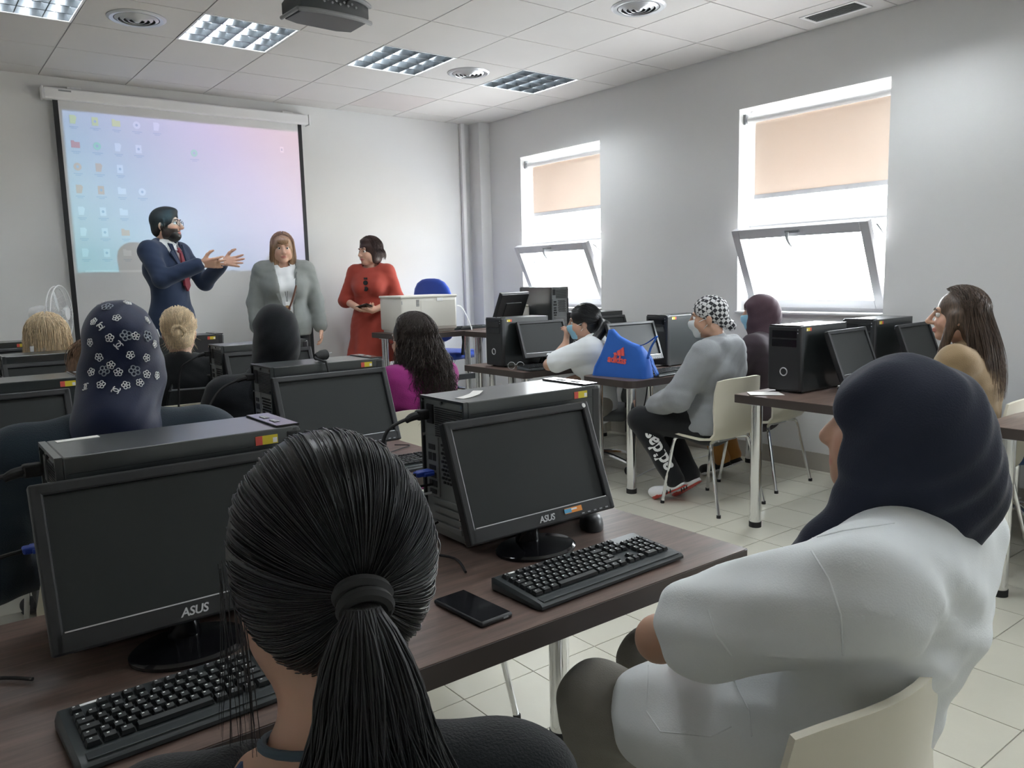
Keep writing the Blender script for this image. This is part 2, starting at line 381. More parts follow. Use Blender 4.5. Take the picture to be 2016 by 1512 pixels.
# ---------------------------------------------------------------- projector on the ceiling
PJ = Vector((0.90, -3.08, 2.79))
pr = thing('projector', 'black and silver ceiling projector hanging from its mount', 'projector', PJ, R(3))
sec = [(-.20, .10), (-.19, -.09), (-.10, -.14), (.10, -.14), (.19, -.09), (.20, .10), (.12, .13), (-.12, .13)]
b = MB(); 
def ring(sc, z): return [(x * sc, y * sc, z) for x, y in sec]
vs = ring(.93, -.055) + ring(1.0, -.03) + ring(1.0, .02) + ring(.9, .05); n = len(sec)
b.add(vs, [tuple(range(n))[::-1], tuple(range(3 * n, 4 * n))] + [(i * n + k, i * n + (k + 1) % n, (i + 1) * n + (k + 1) % n, (i + 1) * n + k) for i in range(3) for k in range(n)])
b.build('body', 'darkgrey', pr, True, 50)
f = MB(); f.tube([(-.20, -.09, -.052), (-.10, -.142, -.06), (.10, -.142, -.06), (.20, -.09, -.052)], .012, 8); f.tube([(-.20, -.09, .03), (-.10, -.142, .034), (.10, -.142, .034), (.20, -.09, .03)], .012, 8)
f.tube([(-.205, -.09, -.05), (-.205, .10, -.05)], .010, 8); f.build('silver_trim', 'grey', pr, True)
cp = MB()
for k in range(9): cp.cyl((-.09 + .022 * k, -.138, -.01 + .012 * (k % 2)), (-.09 + .022 * k, -.147, -.01 + .012 * (k % 2)), .006, n=10)
cp.build('connector', 'grey', pr)
MB().cyl((0.02, .12, -.005), (0.02, .16, -.005), .04, .036, n=24).build('lens', 'lens', pr, True)
mt = MB(); mt.cyl((0, 0, .05), (0, 0, .208), .018, n=14); mt.box((0, 0, .204), (.16, .12, .006)); mt.box((0, 0, .055), (.14, .10, .012))
for sx in (-1, 1): mt.tube([(0, 0, .06), (sx * .12, .06, .055), (sx * .13, .08, .045)], .008, 6)
mt.build('mount', 'darkgrey', pr)
MB().tube([(.03, -.14, 0), (.05, -.2, .06), (.03, -.15, .14), (.0, -.06, .19), (.03, -.02, .205)], .006, 8).build('cable', 'rubber', pr, True)
# projector light: the desktop background is thrown on the screen by this lamp
ld = bpy.data.lights.new('projector_beam', 'SPOT'); ld.energy = 60; ld.spot_size = R(62); ld.spot_blend = 0; ld.shadow_soft_size = 0.012; ld.use_nodes = True
lo = link('projector_beam', ld); LP = Vector((0.925, -2.90, 2.785)); lo.location = LP
lo.rotation_euler = (R(90), 0, 0)       # beam along +y, square to the screen
nt = ld.node_tree; em = [n for n in nt.nodes if n.type == 'EMISSION'][0]
tc = nt.nodes.new('ShaderNodeTexCoord'); sp = nt.nodes.new('ShaderNodeSeparateXYZ'); nt.links.new(tc.outputs['Normal'], sp.inputs[0])
def mth(op, a, b=None, c=None):
    m = nt.nodes.new('ShaderNodeMath'); m.operation = op
    for i, q in enumerate((a, b, c)):
        if q is None: continue
        if isinstance(q, (int, float)): m.inputs[i].default_value = q
        else: nt.links.new(q, m.inputs[i])
    return m.outputs[0]
nz = mth('ABSOLUTE', sp.outputs[2]); D = 2.88
u = mth('ADD', mth('MULTIPLY', mth('DIVIDE', sp.outputs[0], nz), D), LP.x); v = mth('ADD', mth('MULTIPLY', mth('DIVIDE', sp.outputs[1], nz), D), LP.z)
msk = mth('MULTIPLY', mth('MULTIPLY', mth('GREATER_THAN', u, 0.12), mth('LESS_THAN', u, 2.02)), mth('MULTIPLY', mth('GREATER_THAN', v, 1.515), mth('LESS_THAN', v, 2.75)))
uu = mth('DIVIDE', mth('SUBTRACT', u, .12), 1.9); vv = mth('DIVIDE', mth('SUBTRACT', v, 1.515), 1.235)
fac = mth('ADD', mth('MULTIPLY', uu, .62), mth('MULTIPLY', vv, .38))
cr = nt.nodes.new('ShaderNodeValToRGB'); e = cr.color_ramp.elements; e[0].position = .05; e[0].color = (.13, .55, .66, 1); e[1].position = 1; e[1].color = (.62, .28, .42, 1)
q = e.new(.35); q.color = (.20, .40, .72, 1); q = e.new(.7); q.color = (.42, .33, .72, 1)
nt.links.new(fac, cr.inputs[0]); nt.links.new(cr.outputs[0], em.inputs[0]); em.inputs[1].default_value = 1
nt.links.new(mth('MULTIPLY', msk, 1.0), em.inputs[1])
# ---------------------------------------------------------------- projection screen on the front wall
t = thing('projection_screen', 'white pull-down projection screen with black side borders showing a blue desktop', 'projection screen', (1.055, -0.05, 0.62))
MB().box((0, 0, 2.24), (2.08, .085, .085), ch=.012).build('case', 'white', t)
for s in (-1, 1): MB().box((s * 1.047, 0, 2.24), (.014, .092, .094), ch=.004).build('end_cap', 'white', t)
for s in (-.83, .86): MB().box((s, .018, 2.292), (.10, .05, .022), ch=.004).build('wall_bracket', 'white', t)
MB().box((-.90, -.044, 2.262), (.085, .003, .010)).build('case_label', 'grey', t)
M['screenfab'] = mat('screen_fabric', (0.74, 0.74, 0.74), .9)
MB().box((0, 0, 1.10), (1.94, .003, 2.2)).build('screen_fabric', 'screenfab', t)
for s in (-1, 1): MB().box((s * .965, -.001, 1.10), (.035, .004, 2.2)).build('black_border', 'black', t)
MB().box((0, 0, .0), (2.0, .03, .035), ch=.01).build('bottom_bar', 'white', t)
# desktop icons and task bar: projected light painted as flat coloured marks
ics = []
def ic(u, v, col, w=.055, h=.065): ics.append((u, v, col, w, h))
PZ = lambda px, py: None
ICON = {'w': M['printwhite'], 'y': mat('icon_yellow', (.80, .80, .45), .8), 'o': mat('icon_orange', (.80, .62, .50), .8), 'r': mat('icon_red', (.80, .45, .42), .8), 'g': mat('icon_green', (.55, .78, .62), .8), 'k': mat('icon_dark', (.35, .38, .42), .8), 't': mat('icon_text', (.60, .64, .68), .8)}
rows = [(2.685, 'yyyww'), (2.50, 'rgww-g'), (2.335, 'oow'), (2.165, 'ooww'), (2.00, 'ww' + 'w'), (1.84, 'wwo'), (1.68, 'www')]
for z, cs in rows:
    for k, ch in enumerate(cs):
        if ch == '-': continue
        x = -.855 + .15 * k + (.13 if ch == 'g' and k == 5 else 0) - .0 * z; zz = z - .62
        m = MB(); kind = (k * 7 + int(z * 100)) % 4
        if kind == 0: m.prism([(x - .024, zz - .03), (x + .012, zz - .03), (x + .024, zz + .02), (x + .012, zz + .034), (x - .024, zz + .034)], -.0024, -.0034, axis=1)
        elif kind == 1: m.prism([(x + .028 * math.cos(a * .5236), zz + .030 * math.sin(a * .5236)) for a in range(12)], -.0024, -.0034, axis=1)
        elif kind == 2: m.prism([(x - .03, zz - .024), (x + .03, zz - .024), (x + .03, zz + .02), (x - .004, zz + .02), (x - .01, zz + .03), (x - .03, zz + .03)], -.0024, -.0034, axis=1)
        else: m.prism([(x - .022, zz - .032), (x + .022, zz - .032), (x + .022, zz + .032), (x - .022, zz + .032)], -.0024, -.0034, axis=1)
        m.build('desktop_icon', ICON[ch], t)
        d = MB(); d.box((x, -.003, zz - .052), (.062 + .012 * (k % 2), .001, .006)); d.box((x, -.003, zz - .064), (.04, .001, .005)); d.build('icon_caption', ICON['t'], t)
        if kind in (1, 3): MB().prism([(x + .010 * math.cos(a * .785), zz + .011 * math.sin(a * .785)) for a in range(8)], -.0034, -.0040, axis=1).build('icon_mark', ICON['k' if (k == 4) else 't'], t)
MB().box((.785, -.003, 1.965), (.035, .001, .05)).build('desktop_icon', ICON['w'], t); MB().box((.785, -.0038, 1.965), (.014, .001, .02)).build('icon_mark', ICON['t'], t)
MB().box((-.66, -.003, .915), (.42, .001, .018)).build('task_bar', ICON['w'], t)
# ---------------------------------------------------------------- teacher platform
tag(struct(MB().box((1.865, -0.975, 0.102), (4.33, 1.95, 0.196), ch=.006).build('platform', 'tilefloor')), 'low tiled teaching platform along the front wall')
PLZ = 0.20
# ---------------------------------------------------------------- tables
TZ = 0.745
def table(x0, x1, y0, y1, label, z0=FZ, ztop=TZ, rc=0.012, legs=((0, 0), (1, 0), (0, 1), (1, 1)), ix=.085, iy=.09, group=None, bar=False):
    t = thing('table', label, 'table', ((x0 + x1) / 2, (y0 + y1) / 2, z0), 0, group)
    hx, hy, h = (x1 - x0) / 2, (y1 - y0) / 2, ztop - z0
    poly = []
    for sx, sy, a0 in ((1, 1, 0), (-1, 1, 90), (-1, -1, 180), (1, -1, 270)):
        for k in range(5): a = R(a0 + 22.5 * k); poly.append((sx * (hx - rc) + rc * math.cos(a), sy * (hy - rc) + rc * math.sin(a)))
    MB().prism(poly, h - .045, h - .0015).build('edge_band', 'woodedge', t)
    MB().prism([(p[0] * (1 - .003 / hx), p[1] * (1 - .003 / hy)) for p in poly], h - .03, h).build('tabletop', 'wood', t)
    for i, j in legs:
        lx, ly = (2 * i - 1) * (hx - ix), (2 * j - 1) * (hy - iy)
        lg = MB().cyl((lx, ly, .028), (lx, ly, h - .05), .031, n=24).build('leg', 'chrome', t, True)
        MB().cyl((lx, ly, 0), (lx, ly, .03), .0335, n=24).build('foot_cap', 'rubber', lg, True)
        MB().cyl((lx, ly, h - .056), (lx, ly, h - .045), .05, n=20).build('leg_plate', 'steel', lg, True)
    if bar: MB().box((0, .0, .30), (2 * hx - .2, .03, .05)).build('stretcher', 'darkgrey', t)
    return t
table(-1.24, 0.56, -5.93, -5.23, 'dark wood desk with the phone and black keyboard lying on it')
table(-0.29, 0.60, -4.75, -4.05, 'dark wood desk carrying the tower with a loose plug on top')
table(-0.25, 0.66, -3.58, -2.88, 'dark wood desk in front of the person in plain black headscarf')
table(-0.20, 0.72, -2.42, -1.72, 'dark wood desk in front of the person with blond bun', legs=((0, 0), (1, 0), (0, 1), (1, 1)))
table(-1.55, -0.32, -4.50, -3.80, 'dark wood desk in front of the person in flowered headscarf')
table(-1.5, -0.32, -3.30, -2.60, 'dark wood desk in front of the person with brown hair')
table(-1.4, -0.30, -2.18, -1.98 + .5, 'dark wood desk in front of the person with a hair clip')
table(2.42, 3.90, -2.72, -1.97, 'dark wood desk with wire glasses lying on it')
table(2.56, 3.98, -3.62, -3.14, 'dark wood desk with rounded corners carrying the blue bag', rc=.07)
table(2.56, 3.98, -5.14, -4.38, 'dark wood desk behind the hooded person, paper on its corner')
table(2.53, 3.98, -6.40, -5.63, 'dark wood empty desk behind the person in tan shirt')
table(2.34, 3.40, -1.20, -0.62, 'dark desk carrying the beige printer', z0=PLZ, ztop=.95, bar=True)
table(2.95, 3.99, -1.92, -1.24, 'dark desk in the corner below the window carrying teacher computer', z0=PLZ, ztop=.95, bar=True) if False else None
table(2.93, 3.99, -1.89, -1.24, 'dark desk in the window corner carrying the computer seen from behind', z0=PLZ, ztop=.95)
# ---------------------------------------------------------------- chairs
def shell_mesh(w=.42, top=.80):
    prof = [(.215, .425), (.205, .442), (.16, .452), (.05, .440), (-.08, .432), (-.15, .442), (-.19, .475), (-.205, .53), (-.213, .62), (-.222, .72), (-.232, top)]
    wid = [.36, .39, .41, .42, .42, .42, .415, .41, .41, .41, .385]
    nu = 11; V = []; n = len(prof)
    for k, (y, z) in enumerate(prof):
        for i in range(nu):
            u = -1 + 2 * i / (nu - 1); x = u * wid[k] / 2 * w / .42
            back = min(1, max(0, (k - 5) / 3)); seat = 1 - back
            dz = seat * .012 * (u * u) ; dy = back * .045 * u * u
            if k == n - 1: dz -= .014 * u ** 4
            V.append(Vector((x, y + dy, z + dz)))
    N = []
    for k in range(n):
        for i in range(nu):
            a = V[min(k + 1, n - 1) * nu + i] - V[max(k - 1, 0) * nu + i]; b = V[k * nu + min(i + 1, nu - 1)] - V[k * nu + max(i - 1, 0)]
            N.append(a.cross(b).normalized())
    th = .013; m = MB(); tot = n * nu
    vs = V + [V[i] - N[i] * th for i in range(tot)]; fs = []
    for k in range(n - 1):
        for i in range(nu - 1):
            a, b, c, d = k * nu + i, k * nu + i + 1, (k + 1) * nu + i + 1, (k + 1) * nu + i
            fs += [(a, b, c, d), (tot + d, tot + c, tot + b, tot + a)]
    rim = [i for i in range(nu)] + [k * nu + nu - 1 for k in range(1, n)] + [(n - 1) * nu + i for i in range(nu - 2, -1, -1)] + [k * nu for k in range(n - 2, 0, -1)]
    for q in range(len(rim)): a, b = rim[q], rim[(q + 1) % len(rim)]; fs.append((a, tot + a, tot + b, b))
    m.add(vs, fs); return m
def chair(label, loc, rz):
    t = thing('chair', label, 'chair', loc, rz, 'cream shell chairs')
    shell_mesh().build('seat_shell', 'cream', t, True, 60)
    for sx in (-1, 1):
        for sy in (-1, 1):
            MB().tube([(sx * .06, sy * .10, .420), (sx * .15, sy * .125, .418), (sx * .178, sy * .14, .395), (sx * .19, sy * (.16 if sy > 0 else .165), .28), (sx * .215, sy * (.20 if sy > 0 else .225), .006)], .0105, 10).build('leg', 'chrome', t, True)
            MB().cyl((sx * .2155, sy * (.2005 if sy > 0 else .2255), 0), (sx * .215, sy * (.20 if sy > 0 else .225), .018), .0125, n=10).build('foot_cap', 'rubber', t)
    MB().box((0, .0, .414), (.16, .24, .012), ch=.003).build('underframe', 'steel', t)
    return t
CH = []
ch0 = None
def put_chair(label, x, y, deg, z=FZ):
    global ch0
    if ch0 is None: ch0 = chair(label, (x, y, z), R(deg)); return ch0
    return dup(ch0, (x, y, z), R(deg), label, 'cream shell chairs')
put_chair('cream plastic chair under the person in white tunic', 0.085, -6.30, -2)
put_chair('cream plastic chair under the person with black ponytail', -0.68, -6.44, 0)
put_chair('cream plastic chair under the person in flowered headscarf', -0.64, -4.93, 6)
put_chair('empty cream plastic chair behind the nearest desk, cables hanging before it', 0.22, -4.93, 0)
put_chair('cream plastic chair under the person in plain black headscarf', 0.22, -3.80, 0)
put_chair('cream plastic chair under the person with long curly hair', 0.93, -3.62, 0)
put_chair('cream plastic chair under the person with blond bun', 0.10, -2.60, 0)
put_chair('cream plastic chair under the person with a hair clip', -0.44, -2.50, 0)
put_chair('cream plastic chair under the person with brown hair', -0.50, -3.56, 0)
put_chair('cream plastic chair under the person in grey hooded top', 2.83, -4.02, 0)
put_chair('cream plastic chair with chrome legs under the person in plum headscarf', 3.50, -3.92, 4)
put_chair('cream plastic chair under the person in tan shirt', 3.03, -5.40, 8)
def office_chair(label, loc, rz, mt, sh=.50, back=(.46, .58), arms=True, z_back=.14):
    t = thing('office_chair', label, 'chair', loc, rz)
    MB().box((0, 0, sh - .035), (.48, .46, .075), ch=.034).build('seat', mt, t, True, 60)
    bw, bh = back; poly = []
    for k in range(28):
        a = 2 * math.pi * k / 28; cx, sx = math.cos(a), math.sin(a); p = 3.2
        rr = (abs(cx) ** p + abs(sx) ** p) ** (-1 / p); poly.append((cx * rr * bw / 2 * (1 - .10 * max(0, sx)), sx * rr * bh / 2))
    m = MB(); n = len(poly); zc = sh + z_back + bh / 2; rings = []
    for sc, yy in ((.86, .03), (.97, .02), (1, 0), (.97, -.02), (.86, -.03)):
        for x, z in poly: rings.append((x * sc, -.235 - .06 * (z / bh) + yy + .12 * (x * sc) ** 2, zc + z * (1 - (1 - sc) * bw / bh)))
    m.add(rings, [tuple(range(n))[::-1], tuple(range(4 * n, 5 * n))] + [(i * n + k, i * n + (k + 1) % n, (i + 1) * n + (k + 1) % n, (i + 1) * n + k) for i in range(4) for k in range(n)])
    m.build('backrest', mt, t, True, 60)
    MB().box((0, -.21, sh + .02), (.07, .02, .40), ch=.006).build('back_bar', 'black', t)
    if arms:
        for s in (-1, 1): MB().tube([(s * .25, .12, sh - .03), (s * .285, .13, sh + .08), (s * .28, .12, sh + .20), (s * .28, -.12, sh + .20), (s * .285, -.14, sh + .1), (s * .25, -.12, sh - .02)], .018, 8).build('armrest', 'black', t, True)
    MB().cyl((0, 0, .10), (0, 0, sh - .07), .026, n=16).build('gas_stem', 'chrome', t, True)
    for k in range(5):
        a = R(72 * k + 20); p = (.29 * math.cos(a), .29 * math.sin(a))
        MB().tube([(0, 0, .115), (p[0] * .5, p[1] * .5, .105), (p[0], p[1], .075)], [.026, .02, .014], 8).build('base_arm', 'chrome', t, True)
        c = MB(); u = Vector((-math.sin(a), math.cos(a), 0))
        for s in (-1, 1): q = Vector((p[0], p[1], .030)) + u * s * .014; c.cyl(q - u * .009, q + u * .009, .030, n=16)
        c.cyl((p[0], p[1], .04), (p[0], p[1], .078), .008, n=8); c.build('caster', 'rubber', t, True)
    return t
office_chair('blue fabric office chair with black arms behind the printer desk', (3.34, -0.37, PLZ), R(-72), 'blue', sh=.50, back=(.50, .62), z_back=.10)
oc2 = office_chair('office chair on chrome castor base under the masked person with ponytail', (2.95, -2.90, FZ), R(40), 'darkgrey', sh=.46, back=(.40, .28), arms=False, z_back=.04)
office_chair('navy office chair beside the window wall, behind the tan shirt', (3.68, -5.37, FZ), R(60), 'navyfab', sh=.46, back=(.42, .36), arms=False, z_back=.02)
# ---------------------------------------------------------------- computers
def tower(label, loc, rz, side):
    """black computer tower; rear at -x, bezel at +x; side=-1: sticker on the -y side"""
    t = thing('computer_tower', label, 'computer', loc, rz, 'computer towers')
    L, D, H = .455, .20, .364
    MB().box((.0, 0, H / 2 + .004), (L - .036, D, H - .008), ch=.003).build('case', 'panel', t)
    fz = MB(); fz.box((L / 2 - .020, 0, H / 2 + .005), (.040, D + .002, H - .010), ch=.010); fz.build('front_bezel', 'black', t)
    for k in range(2): MB().box((L / 2 + .0005, 0, H - .045 - .048 * k), (.003, .150, .040), ch=.001).build('drive_cover', 'blackgloss', t)
    MB().torus((0, 0, 0), .021, .0032, 24, 6, Matrix.Translation((L / 2 + .001, 0, .115)) @ Matrix.Rotation(R(90), 4, 'Y')).build('power_ring', 'silver', t, True)
    MB().box((L / 2 - .025, 0, H + .0015), (.05, D - .02, .005), ch=.002).build('top_trim', 'blackgloss', t)
    pl = MB()
    for k in range(2): pl.box((L / 2 - .03, -.03 + .06 * k, H + .0042), (.012, .03, .002))
    pl.build('top_port', 'grey', t)
    dts = MB()
    for k in range(2): dts.cyl((L / 2 - .001, D / 2 * .82 * side, H - .02 - .018 * k), (L / 2 + .0015, D / 2 * .82 * side, H - .02 - .018 * k), .003, n=8)
    dts.build('indicator', 'silver', t)
    # rear
    xr = -L / 2 + .0155
    MB().box((xr + .001, 0, H / 2 + .003), (.006, D - .006, H - .012)).build('rear_panel', 'rear', t)
    rim = MB()
    for s in (-1, 1): rim.box((xr - .004, s * (D / 2 - .004), H / 2 + .004), (.012, .007, H - .010))
    rim.box((xr - .004, 0, H - .003), (.012, D - .002, .007)); rim.build('rear_rim', 'panel', t)
    gr = MB()
    for k in range(14): gr.box((xr - .0035, -.02, H - .026 - .0055 * k), (.003, .120, .0028))
    gr.build('fan_grille', 'black', t)
    MB().box((xr - .004, .062, H - .045), (.006, .030, .050), ch=.002).build('power_socket', 'black', t)
    MB().box((xr - .004, .055, .185), (.005, .055, .155), ch=.001).build('port_panel', 'rear', t)
    io = MB()
    for k, (yy, zz, a, b) in enumerate(((.055, .235, .03, .014), (.065, .21, .014, .02), (.045, .21, .014, .02), (.055, .182, .03, .012), (.055, .162, .032, .014), (.064, .14, .016, .016), (.044, .14, .016, .016), (.055, .119, .03, .012))): io.box((xr - .006, yy, zz), (.004, a, b))
    io.build('port', 'black', t)
    vt = MB()
    for k in range(10):
        for q in range(6): vt.box((xr - .0035, -.065 + .014 * q + (.007 if k % 2 else 0), .15 + .0105 * k), (.003, .008, .006))
    vt.build('vent_hole', 'black', t)
    for k in range(4): MB().box((xr - .0045, -.005, .035 + .0205 * k), (.005, .125, .015), ch=.001).build('slot_cover', 'rear', t)
    sc = MB()
    for (yy, zz) in ((.09, H - .012), (0, H - .012), (-.09, H - .012), (-.085, H - .09), (-.09, .02), (-.07, .05), (-.07, .07), (-.07, .09), (.088, H - .10)): sc.cyl((xr - .006, yy, zz), (xr - .011, yy, zz), .0042, n=8)
    sc.build('screw', 'chrome', t)
    ft = MB()
    for sx in (-1, 1):
        for sy in (-1, 1): ft.cyl((sx * .17, sy * .07, 0), (sx * .17, sy * .07, .006), .014, n=10)
    ft.build('foot', 'rubber', t)
    ln = MB(); ln.box((0, side * (D / 2 + .0005), H - .030), (L - .05, .001, .0016)); ln.build('panel_seam', 'black', t)
    st = MB().box((L / 2 - .075, side * (D / 2 + .0006), H - .020), (.046, .0012, .018)).build('sticker', 'yellow', t)
    MB().box((L / 2 - .091, side * (D / 2 + .0010), H - .020), (.014, .0010, .018)).build('sticker_patch', 'red', st)
    MB().box((L / 2 - .058, side * (D / 2 + .0010), H - .022), (.009, .0010, .010)).build('sticker_mark', 'printwhite', st)
    return t
TWP = {}
def put_tower(label, x0, ynear, right=False, dz=0):
    """x0 = left end, ynear = face towards the back of the room"""
    side = 1 if right else -1
    loc = (x0 + .2275, ynear + .10, TZ + dz + .0008); rz = R(180) if right else 0
    if side not in TWP: TWP[side] = tower(label, loc, rz, side); return TWP[side]
    return dup(TWP[side], loc, rz, label, 'computer towers')
asus = text_mesh('ASUS', .021, shear=.25, bold=.0004, space=.95); asus.materials.append(M['silver'])
def monitor(label, loc, rz, width=.445, logo=True):
    t = thing('monitor', label, 'monitor', loc, rz, 'black flat monitors')
    Hp = .283; tilt = math.atan2(.10, .265)
    mx = Matrix.Translation((0, -.04, .07)) @ Matrix.Rotation(-tilt, 4, 'X')     # panel: x width, z up, front at -y
    w2 = width / 2; be = .021; bb = .036
    f = MB(); f.box((-w2 + be / 2, .0125, Hp / 2), (be, .025, Hp), mx, .004); f.box((w2 - be / 2, .0125, Hp / 2), (be, .025, Hp), mx, .004)
    f.box((0, .0125, Hp - be / 2), (width - .012, .025, be), mx, .004); f.box((0, .0125, bb / 2), (width - .012, .025, bb), mx, .004); f.build('bezel', 'black', t)
    MB().box((0, .0155, (Hp + bb - be) / 2), (width - 2 * be + .006, .012, Hp - be - bb + .006), mx).build('screen', 'screen', t)
    b = MB(); b.box((0, .0275, Hp / 2 - .002), (width - .012, .010, Hp - .016), mx, .004); b.box((0, .034, Hp * .42), (width * .55, .012, Hp * .55), mx, .008); b.build('back_cover', 'black', t)
    MB().box((0, -.0002, bb - .001), (width - 2 * be - .002, .0015, .0022), mx).build('silver_line', 'silver', t)
    if logo:
        o = link('logo', asus, t); o.matrix_local = mx @ Matrix.Translation((0, -.0006, bb / 2 - .001)) @ Matrix.Rotation(R(90), 4, 'X')
    bt = MB()
    for k in range(5): bt.box((w2 - .03 - .020 * k, -.0008, .008), (.009, .002, .003), mx)
    bt.build('button', 'grey', t)
    MB().tube([(0, .045, .012), (0, .035, .05), (0, .028, .10)], [.030, .024, .022], 12).build('stand_neck', 'blackgloss', t, True)
    ba = MB(); pr = [(1.0, .0), (1.0, .006), (.94, .011), (.5, .015), (.2, .018)]
    n = 36; vs = [(r * .105 * math.cos(2 * math.pi * k / n), .01 + r * .085 * math.sin(2 * math.pi * k / n), z) for r, z in pr for k in range(n)]
    ba.add(vs, [tuple(range(n))[::-1], tuple(range(4 * n, 5 * n))] + [(i * n + k, i * n + (k + 1) % n, (i + 1) * n + (k + 1) % n, (i + 1) * n + k) for i in range(4) for k in range(n)])
    ba.build('stand_base', 'blackgloss', t, True)
    return t
mon0 = None
def put_monitor(label, xc, ynear, rz=0, z=TZ):
    global mon0
    loc = (xc, ynear - .105, z + .0008)
    if mon0 is None: mon0 = monitor(label, loc, rz); return mon0
    return dup(mon0, loc, rz, label, 'black flat monitors')
F2 = put_tower('black computer tower with a white paper strip on top', .035, -5.498)
F1 = put_tower('black computer tower beside the black ponytail on the nearest desk', -.815, -5.492)
T2R = put_tower('black computer tower with a loose plug lying on top', .01, -4.325)
put_tower('black computer tower in front of the person in flowered headscarf', -.955, -4.06)
T3R = put_tower('black computer tower in front of the person in plain black headscarf', .215, -3.14)
put_tower('black computer tower in front of the person with brown hair', -.66, -2.87)
put_tower('black computer tower in front of the person with blond bun', .10, -2.14)
put_tower('black computer tower in front of the person with a hair clip', -.84, -1.72)
put_tower('black computer tower with power ring on the desk with the wire glasses', 2.50, -2.36, True)
put_tower('black computer tower partly hidden behind the masked person with ponytail', 3.37, -2.30, True)
put_tower('black computer tower with power ring beside the checked headscarf', 3.30, -3.25, True)
put_tower('black computer tower with power ring behind the hooded person', 2.78, -4.64, True)
put_tower('black computer tower with power ring below the sill, next to the tan shirt', 3.46, -4.68, True)
mF2 = put_monitor('black monitor with a sticker on its lower edge beside the white tunic', .175, -5.498)
mF1 = put_monitor('black monitor beside the black ponytail on the nearest desk', -.635, -5.492)
put_monitor('black monitor below the loose plug, in front of the curly hair', .225, -4.325)
put_monitor('black monitor in front of the person in flowered headscarf', -.80, -4.06)
put_monitor('black monitor in front of the person in plain black headscarf', .44, -3.14)
put_monitor('black monitor in front of the person with brown hair', -.44, -2.87)
put_monitor('black monitor in front of the person with a hair clip', -.62, -1.72)
put_monitor('black monitor behind the wire glasses', 2.83, -2.37, R(-3))
put_monitor('black monitor behind the blue bag', 3.02, -3.12, R(-3)) 
put_monitor('black monitor partly hidden behind the masked person with ponytail', 3.55, -2.33)
put_monitor('black monitor behind the dark blue headscarf', 3.13, -4.66, R(4))
put_monitor('black monitor next to the face of the person in tan shirt', 3.76, -4.72, R(4))
# keyboards
def keyrow(): pass
def keyboard(label, loc, rz, full=True):
    t = thing('keyboard', label, 'keyboard', loc, rz, 'black keyboards')
    W2, Dp = .223, .082
    prof = [(-Dp, .004), (-Dp, .010), (-Dp + .006, .015), (-Dp + .026, .017), (Dp - .008, .027), (Dp, .024), (Dp, .004)]
    b = MB(); n = len(prof); vs = []
    for x, s in ((-W2, .88), (-W2 + .006, 1), (W2 - .006, 1), (W2, .88)):
        for y, z in prof: vs.append((x, y * s, z if s == 1 else .004 + (z - .004) * .6))
    b.add(vs, [tuple(range(n)), tuple(range(3 * n, 4 * n))[::-1]] + [(i * n + k, (i + 1) * n + k, (i + 1) * n + (k + 1) % n, i * n + (k + 1) % n) for i in range(3) for k in range(n)])
    b.build('shell', 'keybody', t, True, 40)
    MB().box((0, -Dp + .016, .0162), (2 * W2 - .03, .02, .003), ch=.001).build('palm_edge', 'grey' if False else 'keybody', t)
    MB().box((-W2 + .045, Dp - .012, .0272), (.03, .006, .001)).build('maker_mark', 'printwhite', t)
    P = .0189; rows = []
    y0 = -.040
    def K(x, r, w=1, h=1): rows.append((x, r, w, h))
    X0 = -.205
    for i, w in enumerate((1.25, 1.25, 1.25, 6.25, 1.25, 1.25, 1.25, 1.25)): pass
    def run(r, ws, x=0):
        for w in ws: K(x + w / 2, r, w); x += w
    run(0, (1.25, 1.25, 1.25, 6.25, 1.25, 1.25, 1.25, 1.25)); run(1, (1.25,) + (1,) * 11 + (2.75,)); run(2, (1.75,) + (1,) * 11 + (1.0, 1.25)); run(3, (1.5,) + (1,) * 12 + (1.5,)); run(4, (1,) * 13 + (2,))
    K(.5, 5.2); 
    for g in (2, 6.5, 11): run(5.2, (1,) * 4, g)
    for r in (3, 4, 5.2): run(r, (1, 1, 1), 15.35)
    run(0, (1, 1, 1), 15.35); K(16.85, 1)
    for r in (1, 2, 3, 4): run(r, (1, 1, 1), 18.7)
    run(0, (2, 1), 18.7); K(22.2, .5, 1, 2); K(22.2, 2.5, 1, 2); K(22.2, 4)
    sl = math.atan2(.010, .13); cache = {}; joined = MB()
    for x, r, w, h in rows:
        cx, cy = X0 + x * P * .955, y0 + r * .0186 + .0; cz = .0185 + (cy + .055) * .072
        kw, kd = w * P * .955 - .0026, h * .0186 - .003
        key = (round(w, 2), round(h, 2))
        if full:
            if key not in cache:
                m = MB(); a, c = kw / 2, kd / 2; q = .0022
                m.add([(-a, -c, 0), (a, -c, 0), (a, c, 0), (-a, c, 0), (-a + q, -c + q * .6, .0068), (a - q, -c + q * .6, .0068), (a - q, c - q * 1.3, .0074), (-a + q, c - q * 1.3, .0074)], [(3, 2, 1, 0), (4, 5, 6, 7), (0, 1, 5, 4), (1, 2, 6, 5), (2, 3, 7, 6), (3, 0, 4, 7)])
                me = m.mesh('key'); me.materials.append(M['keycap']); cache[key] = me
            o = link('key', cache[key], t); o.location = (cx, cy, cz); o.rotation_euler = (sl, 0, 0)
        else: joined.box((cx, cy, cz + .0034), (kw - .001, kd - .001, .0068))
    if full:
        mk = MB()
        for x, r, w, h in rows:
            if w > 3: continue
            cx, cy = X0 + x * P * .955, y0 + r * .0186; cz = .0185 + (cy + .055) * .072 + .0076
            mk.box((cx - .002, cy + .0015, cz), (.0034, .0028, .0004))
        tag(mk.build('key_legend', 'printwhite', t), kind='stuff')
    else: tag(joined.build('keys', 'keycap', t), kind='stuff')
    return t
